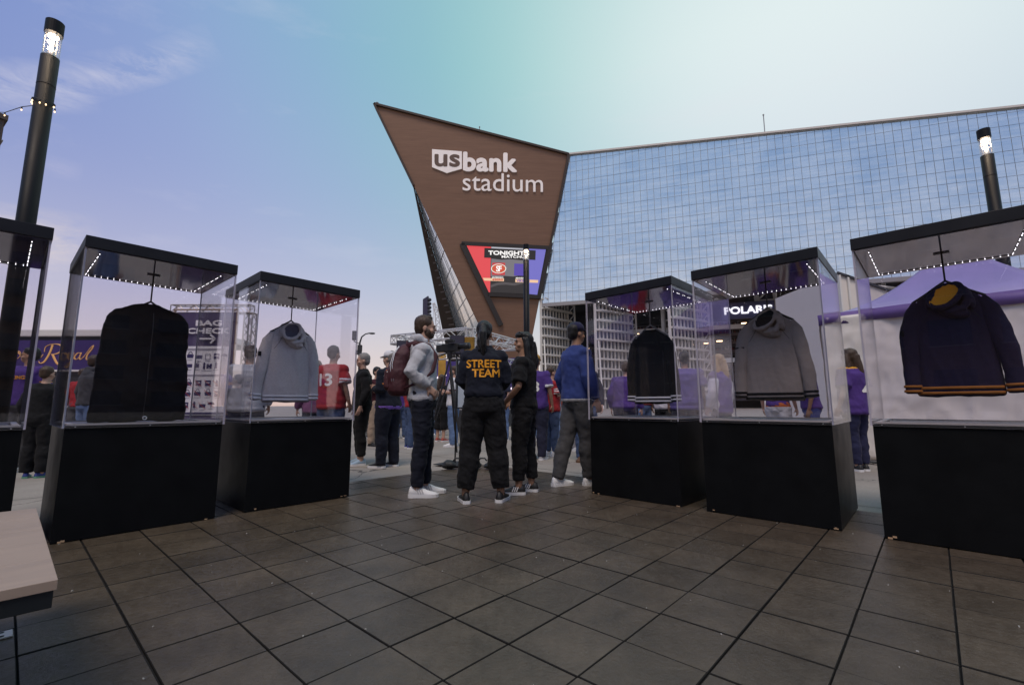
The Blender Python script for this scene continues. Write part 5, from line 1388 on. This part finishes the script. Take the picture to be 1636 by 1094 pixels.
    for (txt, org, right, w_, h_, m_) in text: decal(txt, me, V(org)*s, right, (0,0,1), w_*s, h_*s, m_, to)
    for i in (0, 1): shoe(r, feet[i][0]*s, feet[i][1]*s, feet[i][2], shoes[0], shoes[1], s, accent)
    return r
J = {k: cloth('j_'+k, c) for k, c in dict(black=(.007,.007,.0085), navy=(.020,.022,.045), dnavy=(.009,.011,.021), purple=(.070,.034,.19), red=(.32,.022,.028), white=(.66,.65,.68), grey=(.36,.37,.41), lgrey=(.50,.50,.53),
     maroon=(.055,.012,.018), tan=(.36,.27,.20), jeans=(.055,.085,.17), ljeans=(.13,.20,.36), blue=(.030,.050,.19), gold=(.62,.30,.03), dgrey=(.06,.06,.065), stripe=(.26,.25,.27), teal=(.10,.14,.20)).items()}
SH = {k: mat('shoe_'+k, c, .55, bump=.1, bscale=300) for k, c in dict(white=(.72,.72,.74), black=(.014,.014,.016), grey=(.40,.40,.42), lblue=(.30,.42,.55), blue=(.035,.05,.24), brown=(.12,.06,.03)).items()}
PRN = mat('print_gold', (.88,.38,.02), .6); PRW = mat('print_white', (.80,.78,.76), .6)
DZ = V((0,0,0))
# ---- the three in front
person('man in light grey hoodie and navy trousers wearing the maroon backpack', G(671, 791), R_(-82), 1.775, 'light', 'brown', 'quiff', J['lgrey'], hood=True, hem=.90, topw=.022, pants=J['dnavy'], pantw=.010, cuff=.10,
       shoes=(SH['white'], SH['white']), accent=mat('shoe_stripe_grey', (.45,.45,.47), .5), arms=(((.235,-.10,1.17),(.165,.06,1.03),(-.6,.1,-.5)), ((-.235,-.08,1.17),(-.13,.08,1.03),(.6,.1,-.5))), feet=((.09,-.02,-.05),(-.09,.05,.1)),
       head=(R_(4), R_(-2)), beard=True, near=True, seed=3,
       toppaint=([J['lgrey'], cloth('hem_grey', (.30,.30,.33)), J['white']], lambda c: (2 if .918 < c.z < .930 or .94 < c.z < .948 else 0) if abs(c.x) < .22 else 0))
person('woman in black STREET TEAM jacket with gold lettering, seen from behind', G(772, 801), R_(3), 1.66, 'tan', 'black', 'pony', J['dnavy'], hem=1.00, topw=.030, pants=J['black'], pantw=.030, cuff=.13, collar=True,
       shoes=(SH['black'], SH['white']), arms=(((.215,.03,1.16),(.10,.20,1.07)), ((-.215,.03,1.16),(-.10,.20,1.07))), feet=((.17,0,-.35),(-.17,-.03,.25)), build=1.0, head=(R_(-6), R_(-4)), near=True, seed=5,
       text=[('STREET', (.0,-.3,1.315), (1,0,0), .335, .074, PRN), ('TEAM', (.02,-.3,1.225), (1,0,0), .265, .074, PRN)])
person('woman in black t-shirt with long dark hair and sunglasses on her head', G(838, 787), R_(82), 1.62, 'tan', 'black', 'long', J['black'], sleeve='short', hem=.90, topw=.020, pants=J['black'], pantw=.016, cuff=.15,
       shoes=(SH['black'], SH['white']), accent=SH['white'], arms=(((.23,.0,1.14),(.15,.18,.98)), ((-.25,.03,1.13),(-.13,.20,.96))), feet=((.10,-.06,-.2),(-.10,.06,.12)), build=1.05, head=(R_(22), R_(4)), near=True, glasses=True, seed=6)
# backpack on the man's back
mg = G(671, 791); bpk = empty('backpack', mg, R_(-82), 'maroon backpack with white piping worn by the man in the grey hoodie', 'backpack')
MAR = mat('pack_maroon', (.060,.013,.020), .62, var=.2, vscale=8, bump=.25, bscale=320)
sB = 1.775/1.75
mb = MB(); mb.rings([(.97,.115,.080,0,-.225),(1.01,.150,.105,0,-.235),(1.15,.158,.112,0,-.238),(1.28,.150,.102,0,-.226),(1.38,.130,.080,0,-.205),(1.45,.095,.052,0,-.185),(1.475,.04,.025,0,-.175)], 26, power=2.7)
me = remesh(mb, .008, 3, folds(.012, 9, 9, 4)); me.materials.append(MAR); pk = link('main_compartment', me, bpk)
mb = MB(); mb.rings([(1.02,.095,.035,0,-.325),(1.05,.115,.045,0,-.332),(1.20,.112,.042,0,-.330),(1.25,.09,.022,0,-.315)], 22, power=3)
me = remesh(mb, .007, 2, folds(.006, 12, 12, 6)); me.materials.append(MAR); link('front_pocket', me, bpk)
mb = MB()
for q in (0, .018): mb.tube([(.155-q*.3,-.27-q,1.10),(.150-q*.3,-.29-q,1.26),(.125-q,-.27-q*.6,1.385),(.06,-.235-q*.3,1.45+q*.2),(-.06,-.235-q*.3,1.45+q*.2)], .0038, 6)
mb.build('piping', WSTR, bpk, smooth=True)
for s in (-1, 1):
    mb = MB(); mb.tube([(s*.075,-.165,1.455),(s*.10,-.06,1.492),(s*.118,.055,1.455),(s*.128,.125,1.35),(s*.150,.10,1.20),(s*.195,-.02,1.10),(s*.15,-.17,1.03)], [(.030,.008)]*4+[(.020,.007),(.013,.005),(.013,.005)], 8, up=(s,.3,.4)); mb.build('shoulder_strap', MAR, bpk, smooth=True)
mb = MB(); mb.tube([(-.03,-.165,1.465),(-.02,-.165,1.51),(.02,-.165,1.51),(.03,-.165,1.465)], .008, 8); mb.build('grab_handle', MAR, bpk, smooth=True)
mb = MB()
for k in range(26): mb.ell((rng.uniform(-.12,.15), -.350+rng.uniform(-.02,.03), 1.02+rng.random()*.22), rng.uniform(.005,.009), seg=6, mi=rng.choice((0,0,1)))
mb.build('badges', [mat('badge_white', (.75,.72,.7), .4), mat('badge_orange', (.6,.2,.05), .5)], bpk)
# ---- people behind
CG = 'fans standing about the plaza'
def gp(u, v): return G(u, v, GZ)
clasp = (((.23,-.02,1.16),(.07,.22,1.20)), ((-.23,-.02,1.16),(-.06,.22,1.17)))
phone = (((.22,.02,1.16),(.09,.25,1.32)), ((-.22,.02,1.16),(-.07,.25,1.30)))
person('man in black zip jacket, black joggers and pale blue trainers', gp(574, 742), R_(115), 1.70, 'light', 'grey', 'short', J['black'], topw=.022, collar=True, pants=J['black'], cuff=.14, shoes=(SH['lblue'], SH['white']), feet=((.11,0,-.3),(-.11,0,.2)), build=1.06, seed=11, group=CG)
person('man in navy hoodie and white cap with a purple shirt hem showing', gp(617, 746), R_(70), 1.70, 'light', 'grey', 'short', J['dnavy'], topw=.030, hem=.86, collar=True, pants=J['dnavy'], pantw=.024, cuff=.05, shoes=(SH['black'], SH['white']), arms=clasp, feet=((.12,-.04,-.1),(-.10,.04,.1)), build=1.15, cap=J['white'], seed=12, group=CG,
       toppaint=([J['dnavy'], cloth('violet_hem', (.22,.12,.48))], lambda c: 1 if c.z < .905 and abs(c.x) < .25 else 0))
person('man in maroon shirt and tan trousers clapping his hands', gp(598, 712), R_(-120), 1.76, 'light', 'black', 'short', J['maroon'], pants=J['tan'], pantw=.02, cuff=.05, shoes=(SH['black'], SH['black']), arms=phone, seed=13, group=CG)
person('person in red top and blue jeans half hidden by the backpack', gp(654, 716), R_(-60), 1.66, 'tan', 'brown', 'short', J['red'], pants=J['jeans'], cuff=.05, shoes=(SH['blue'], SH['white']), seed=14, group=CG)
person('bearded man in white jersey and light jeans looking at his hands', gp(724, 713), R_(85), 1.76, 'light', 'brown', 'short', J['white'], sleeve='short', topw=.034, hem=.86, pants=J['ljeans'], pantw=.018, cuff=.05, shoes=(SH['white'], SH['white']), arms=clasp, beard=True, seed=15, group=CG, collar=True,
       toppaint=([J['white'], J['red']], lambda c: 1 if abs(c.x) > .205 and 1.20 < c.z < 1.225 else 0))
person('person in black dress and red shoes beside the video tripod', gp(704, 705), R_(-30), 1.66, 'light', 'brown', 'long', J['black'], pants=J['black'], pantw=.03, cuff=.3, shoes=(mat('shoe_red', (.35,.06,.04), .5), SH['white']), seed=16, group=CG)
person('man in purple jersey and dark jeans with grey trainers', gp(857, 734), R_(-20), 1.74, 'tan', 'black', 'short', J['purple'], sleeve='short', topw=.035, hem=.84, pants=J['navy'], pantw=.022, cuff=.05, shoes=(SH['grey'], SH['white']), cap=cloth('cap_gold', (.40,.22,.05)), build=1.1, seed=17, group=CG,
       text=[('18', (0,-.3,1.20), (1,0,0), .20, .16, PRW)], toppaint=([J['purple'], J['white'], J['gold']], lambda c: 1 if abs(c.x) > .19 and 1.19 < c.z < 1.24 else 0))
person('woman in red jersey with white sleeve stripes, jeans and white trainers', gp(882, 728), R_(-60), 1.58, 'light', 'brown', 'short', J['red'], sleeve='short', topw=.03, hem=.86, pants=J['jeans'], pantw=.006, cuff=.09, shoes=(SH['white'], SH['white']), arms=phone, seed=18, group=CG, build=1.05,
       toppaint=([J['red'], J['white']], lambda c: 1 if abs(c.x) > .19 and (1.20 < c.z < 1.225 or 1.245 < c.z < 1.27 or 1.29 < c.z < 1.31) else 0))
person('person in light jeans and dark top with white trainers behind the red jersey', gp(890, 711), R_(10), 1.62, 'tan', 'black', 'short', J['teal'], pants=J['ljeans'], cuff=.08, shoes=(SH['white'], SH['white']), seed=19, group=CG)
person('person in white cap and number 93 jersey with grey track trousers', gp(913, 719), R_(150), 1.70, 'tan', 'brown', 'short', J['purple'], sleeve='short', topw=.04, hem=.74, pants=J['stripe'], pantw=.035, cuff=.04, shoes=(SH['grey'], SH['white']), cap=J['white'], seed=20, group=CG,
       text=[('93', (0,.3,1.02), (-1,0,0), .20, .16, PRW)], toppaint=([J['purple'], J['white'], cloth('rust', (.22,.05,.03))], lambda c: 2 if c.z < 1.02 else (1 if abs(c.x) > .2 and 1.22 < c.z < 1.25 else 0)))
person('man striding past in blue sweatshirt over a white shirt, grey jeans', gp(925, 778)+V((0,0,-GZ)), R_(-62), 1.80, 'tan', 'black', 'short', J['blue'], topw=.034, hem=.88, collar=True, pants=J['dgrey'], pantw=.018, cuff=.08, shoes=(SH['white'], SH['white']), feet=((.06,.10,0),(-.06,-.22,.1)), seed=21, build=.98, cap=cloth('cap_navy', (.02,.02,.06)),
       toppaint=([J['blue'], J['white']], lambda c: 1 if c.z < .915 and abs(c.x) < .25 else 0))
person('person in blue jeans and brown boots beside the black sweatshirt case', gp(937, 737), R_(170), 1.72, 'light', 'brown', 'short', J['navy'], pants=J['jeans'], cuff=.06, shoes=(SH['brown'], SH['brown']), seed=22, group=CG)
person('woman in purple number 4 jersey and dark leggings by the tent wall', gp(1376, 752), R_(22), 1.66, 'light', 'brown', 'long', J['purple'], sleeve='short', topw=.045, hem=.80, pants=cloth('leggings', (.02,.022,.06)), pantw=.010, cuff=.10, shoes=(SH['black'], SH['white']), feet=((.08,0,-.6),(-.08,.0,-.3)), build=1.12, seed=23,
       text=[('4', (.03,-.3,1.16), (1,0,0), .17, .24, PRW)], toppaint=([J['purple'], J['gold']], lambda c: 1 if c.z > 1.452 else 0))
person('boy in black top and black trousers with bright blue trainers', gp(53, 763), R_(12), 1.40, 'light', 'brown', 'short', J['black'], pants=J['black'], pantw=.03, topw=.03, cuff=.09, shoes=(SH['blue'], mat('sole_green', (.12,.3,.2), .6)), feet=((.10,0,-.5),(-.10,0,.5)), seed=24, build=1.08, head=(R_(-10), 0))
person('man in purple sweatshirt with gold lettering standing by the trailer', gp(24, 748), R_(185), 1.76, 'tan', 'black', 'short', J['purple'], topw=.035, pants=J['dgrey'], pantw=.02, cuff=.05, shoes=(SH['black'], SH['white']), seed=25, build=1.1, head=(R_(-65), 0),
       text=[('VIKINGS', (0,.3,1.30), (-1,0,0), .26, .05, PRN)], toppaint=([J['purple'], J['gold']], lambda c: 1 if abs(c.x) > .22 and (1.20 < c.z < 1.215 or 1.235 < c.z < 1.25) else 0))
person('person in dark hooded top and jeans by the trailer counter', gp(133, 736), R_(-20), 1.74, 'light', 'brown', 'short', J['dgrey'], hood=True, topw=.035, pants=J['ljeans'], pantw=.02, cuff=.05, shoes=(SH['white'], SH['white']), seed=26, build=1.12)
person('person in red top waiting at the trailer counter', gp(118, 716), R_(20), 1.70, 'light', 'brown', 'short', J['red'], pants=J['dgrey'], cuff=.05, shoes=(SH['black'], SH['black']), seed=27)
person('man in pale grey sweatshirt and dark cap behind the light grey hoodie', gp(386, 752), R_(20), 1.74, 'tan', 'brown', 'short', J['grey'], topw=.045, hem=.82, pants=J['navy'], pantw=.02, cuff=.05, shoes=(SH['black'], SH['white']), seed=28, build=1.18, cap=cloth('cap_brown', (.07,.05,.045)))
person('person in red number 13 jersey with dark hair behind the light grey hoodie', gp(524, 744), R_(-15), 1.80, 'tan', 'black', 'short', J['red'], sleeve='short', topw=.04, hem=.82, pants=J['jeans'], pantw=.02, cuff=.05, shoes=(SH['white'], SH['white']), seed=29, build=1.08,
       text=[('13', (0,-.3,1.24), (1,0,0), .20, .17, PRW)], toppaint=([J['red'], J['white']], lambda c: 1 if abs(c.x) > .2 and (1.20 < c.z < 1.22 or 1.24 < c.z < 1.26) else 0))
person('person in violet top with white sleeve stripes beside the number 13 jersey', gp(498, 738), R_(30), 1.62, 'light', 'brown', 'short', cloth('mauve', (.20,.09,.18)), topw=.035, hem=.84, pants=J['navy'], cuff=.05, shoes=(SH['white'], SH['white']), seed=30,
       toppaint=([cloth('mauve', (.20,.09,.18)), J['white']], lambda c: 1 if abs(c.x) > .2 and (1.14 < c.z < 1.16 or 1.18 < c.z < 1.20 or 1.22 < c.z < 1.24) else 0))
person('person in purple sweatshirt leaning forward behind the black sweatshirt case', gp(1002, 735), R_(-30), 1.62, 'light', 'brown', 'short', J['purple'], topw=.04, lean=.18, pants=J['navy'], cuff=.05, shoes=(SH['white'], SH['white']), seed=31, build=1.15)
person('person in red shirt with hand on hip behind the black sweatshirt', gp(1030, 726), R_(30), 1.72, 'tan', 'black', 'short', J['red'], sleeve='short', topw=.03, pants=J['ljeans'], cuff=.05, shoes=(SH['white'], SH['white']), seed=32, group=CG)
person('person in white shirt and black trousers behind the black sweatshirt', gp(1066, 728), R_(-40), 1.70, 'tan', 'black', 'short', J['white'], sleeve='short', topw=.03, hem=.84, pants=J['black'], cuff=.05, shoes=(SH['black'], SH['black']), seed=33, group=CG)
person('broad man in dark cap and violet shirt between the two cases', gp(1102, 738), R_(-15), 1.74, 'tan', 'black', 'short', cloth('violet_shirt', (.13,.10,.28)), sleeve='short', topw=.05, hem=.82, pants=J['navy'], pantw=.02, cuff=.05, shoes=(SH['black'], SH['white']), seed=34, build=1.22, cap=cloth('cap_dnavy', (.02,.02,.04)))
person('blond woman in purple gilet with white sleeves behind the taupe hoodie', gp(1158, 742), R_(35), 1.66, 'light', 'blond', 'long', J['purple'], topw=.035, hem=.80, pants=J['navy'], cuff=.05, shoes=(SH['white'], SH['white']), seed=35, build=1.05,
       toppaint=([cloth('gilet', (.12,.08,.26)), J['white']], lambda c: 1 if abs(c.x) > .185 and c.z < 1.36 else 0))
person('man in purple shirt with orange bag beside the tent edge', gp(1305, 742), R_(60), 1.60, 'brown', 'black', 'short', J['purple'], sleeve='short', topw=.03, lean=.10, pants=cloth('royal', (.03,.04,.18)), cuff=.05, shoes=(SH['black'], SH['white']), seed=36)
person('person in white shorts and orange belt seen below the taupe hoodie', gp(1250, 735), R_(-50), 1.62, 'light', 'brown', 'short', J['purple'], sleeve='short', hem=.93, topw=.03, pants=J['lgrey'], pantw=.03, pantlen=.45, shoes=(SH['white'], SH['white']), seed=37,
       pantpaint=([J['lgrey'], cloth('rust_orange', (.40,.10,.03))], lambda c: 1 if c.z > .93 else 0))
# ranks of distant fans towards the stadium doors
FAN = [(640,700,'purple','jeans','white cap','purple top and white cap before the far gold pillar'), (672,703,'navy','black',None,'navy top and black trousers below the stage speaker'), (690,696,'white','ljeans',None,'white top and pale jeans before the stage'),
 (700,692,'dgrey','dgrey',None,'charcoal top and trousers at the foot of the stage'), (745,698,'black','jeans',None,'black top and jeans beside the bearded man in white'), (760,703,'grey','black','white cap','grey top and white cap before the stage screen'),
 (776,695,'black','black',None,'all black clothes before the stage screen'), (792,700,'red','jeans',None,'red top and jeans before the stage screen'), (806,703,'navy','ljeans',None,'navy top and pale jeans beyond the woman in the black t-shirt'),
 (852,700,'white','black',None,'white top and black trousers at the base of the centre light pole'), (866,704,'purple','ljeans','white cap','purple top, pale jeans and white cap under the lattice door'), (900,702,'grey','jeans',None,'grey top and jeans under the lattice door'),
 (925,706,'maroon','black',None,'maroon top near the dark stadium opening'), (940,700,'teal','jeans',None,'slate top and jeans near the dark stadium opening'), (583,700,'red','dgrey',None,'red top beyond the man in the black jacket'), (612,698,'grey','black',None,'grey top and black trousers beyond the man in tan trousers')]
for k, (u, v, tp, pt, cp_, lb) in enumerate(FAN):
    person('distant fan in '+lb, gp(u, v), rng.uniform(-3,3), rng.uniform(1.6,1.82), rng.choice(('light','tan','brown')), rng.choice(('black','brown','grey')), 'short', J[tp], sleeve=rng.choice(('long','short')), topw=.03, pants=J[pt], cuff=.05,
           shoes=(rng.choice((SH['white'], SH['black'])), SH['white']), seed=40+k, group='distant fans before the stadium', cap=J['white'] if cp_ else None)

# ================================================================== sign stand, sandbags, video camera
sp = G(727, 741)
sn = empty('sign_stand', sp, R_(62), 'slim black sign stand with a white framed panel turned edge on', 'sign stand')
BM = mat('stand_black', (.012,.012,.014), .45)
zt = AT(727, 612, sp.y).z; z1, z0 = AT(733, 573, sp.y).z, AT(733, 653, sp.y).z
mb = MB(); mb.tube([(0,0,.01),(0,0,z1)], .011, 10); mb.build('pole', BM, sn, smooth=True)
mb = MB(); mb.box((0,0,.006), (.46,.46,.012), bev=.003); mb.build('base_plate', BM, sn)
mb = MB(); pwd = .42
mb.box((pwd/2+.02,0,(z0+z1)/2), (pwd-.04,.010,z1-z0-.04)); mb.build('white_panel', mat('panel_white', (.78,.78,.80), .5), sn)
mb = MB()
for (x, z, w, h) in ((.02,(z0+z1)/2,.022,z1-z0), (pwd+.02,(z0+z1)/2,.022,z1-z0), (pwd/2+.02,z1-.011,pwd-.022,.022), (pwd/2+.02,z0+.011,pwd-.022,.022)): mb.box((x,0,z), (w,.026,h))
mb.build('panel_frame', BM, sn)
SBG = mat('sandbag_black', (.016,.018,.020), .6, bump=.3, bscale=90)
for j, (u, v, rz, lb) in enumerate(((731, 749, .1, 'black sandbag lying on the foot of the sign stand, left one'), (771, 749, -.2, 'black sandbag lying by the sign stand foot behind the woman in the jacket'))):
    g = G(u, v); bgo = empty('sandbag', g, rz, ('plump black sandbag weighing down the sign stand base', 'flatter black sandbag lying beside the sign stand base')[j], 'sandbag', 'sandbags at the sign stand')
    for s in (-1, 1):
        mb = MB(); mb.tube([(s*.03,0,.05),(s*.08,0,.062),(s*.15,0,.066),(s*.21,0,.045)], [(.03,.075),(.058,.10),(.060,.10),(.02,.07)], 16, up=(0,1,0)) if j == 0 else mb.tube([(s*.03,0,.045),(s*.09,0,.052),(s*.17,0,.055),(s*.24,0,.04)], [(.02,.07),(.045,.10),(.048,.10),(.02,.07)], 16, up=(0,1,0))
        mb2 = MB(); mb2.v, mb2.f, mb2.m = [(x, y, min(max(z, .006), .13)) for x, y, z in mb.v], mb.f, mb.m
        me = remesh(mb2, .009, 2, folds(.008, 14, 14, j*3+s)); me.materials.append(SBG); link('bag_pouch', me, bgo)
    mb = MB(); mb.tube([(-.06,0,.11),(-.03,0,.145),(.03,0,.145),(.06,0,.11)], .010, 8); mb.build('handle', SBG, bgo, smooth=True)
# video camera on tripod, behind the group
vg = gp(716, 727); vr = empty('video_camera', vg, R_(-20), 'black broadcast video camera on a tripod with a long lens', 'video camera')
CB = mat('camera_black', (.014,.014,.016), .45, bump=.1, bscale=200); vz = AT(716, 558, vg.y).z-GZ
mb = MB(); mb.box((.02,0,vz+.03), (.34,.12,.15), bev=.015); mb.box((-.20,0,vz+.02), (.14,.10,.13), bev=.012); mb.build('camera_body', CB, vr)
mb = MB(); mb.tube([(.19,0,vz+.04),(.30,0,vz+.045),(.305,0,vz+.045),(.40,0,vz+.05)], [.05,.05,.062,.066], 18); mb.build('lens', CB, vr, smooth=True)
mb = MB(); mb.tube([(.10,0,vz+.13),(.10,0,vz+.17),(-.10,0,vz+.17),(-.10,0,vz+.13)], .013, 8); mb.box((.06,-.10,vz+.14), (.13,.05,.06), bev=.008); mb.build('viewfinder', CB, vr)
mb = MB(); mb.tube([(-.02,0,vz-.06),(-.40,.03,vz-.16)], .012, 8); mb.build('pan_handle', CB, vr)
mb = MB(); mb.tube([(0,0,vz-.05),(0,0,vz-.17)], [.06,.05], 14); mb.box((0,0,vz-.045), (.2,.09,.03)); mb.build('tripod_head', CB, vr)
for a in (R_(95), R_(215), R_(335)):
    mb = MB(); mb.tube([(0,0,vz-.16),(.42*math.cos(a),.42*math.sin(a),.01)], .016, 8); mb.tube([(.015,0,vz-.5),(.30*math.cos(a),.30*math.sin(a),.42)], .013, 6); mb.build('leg', CB, vr)
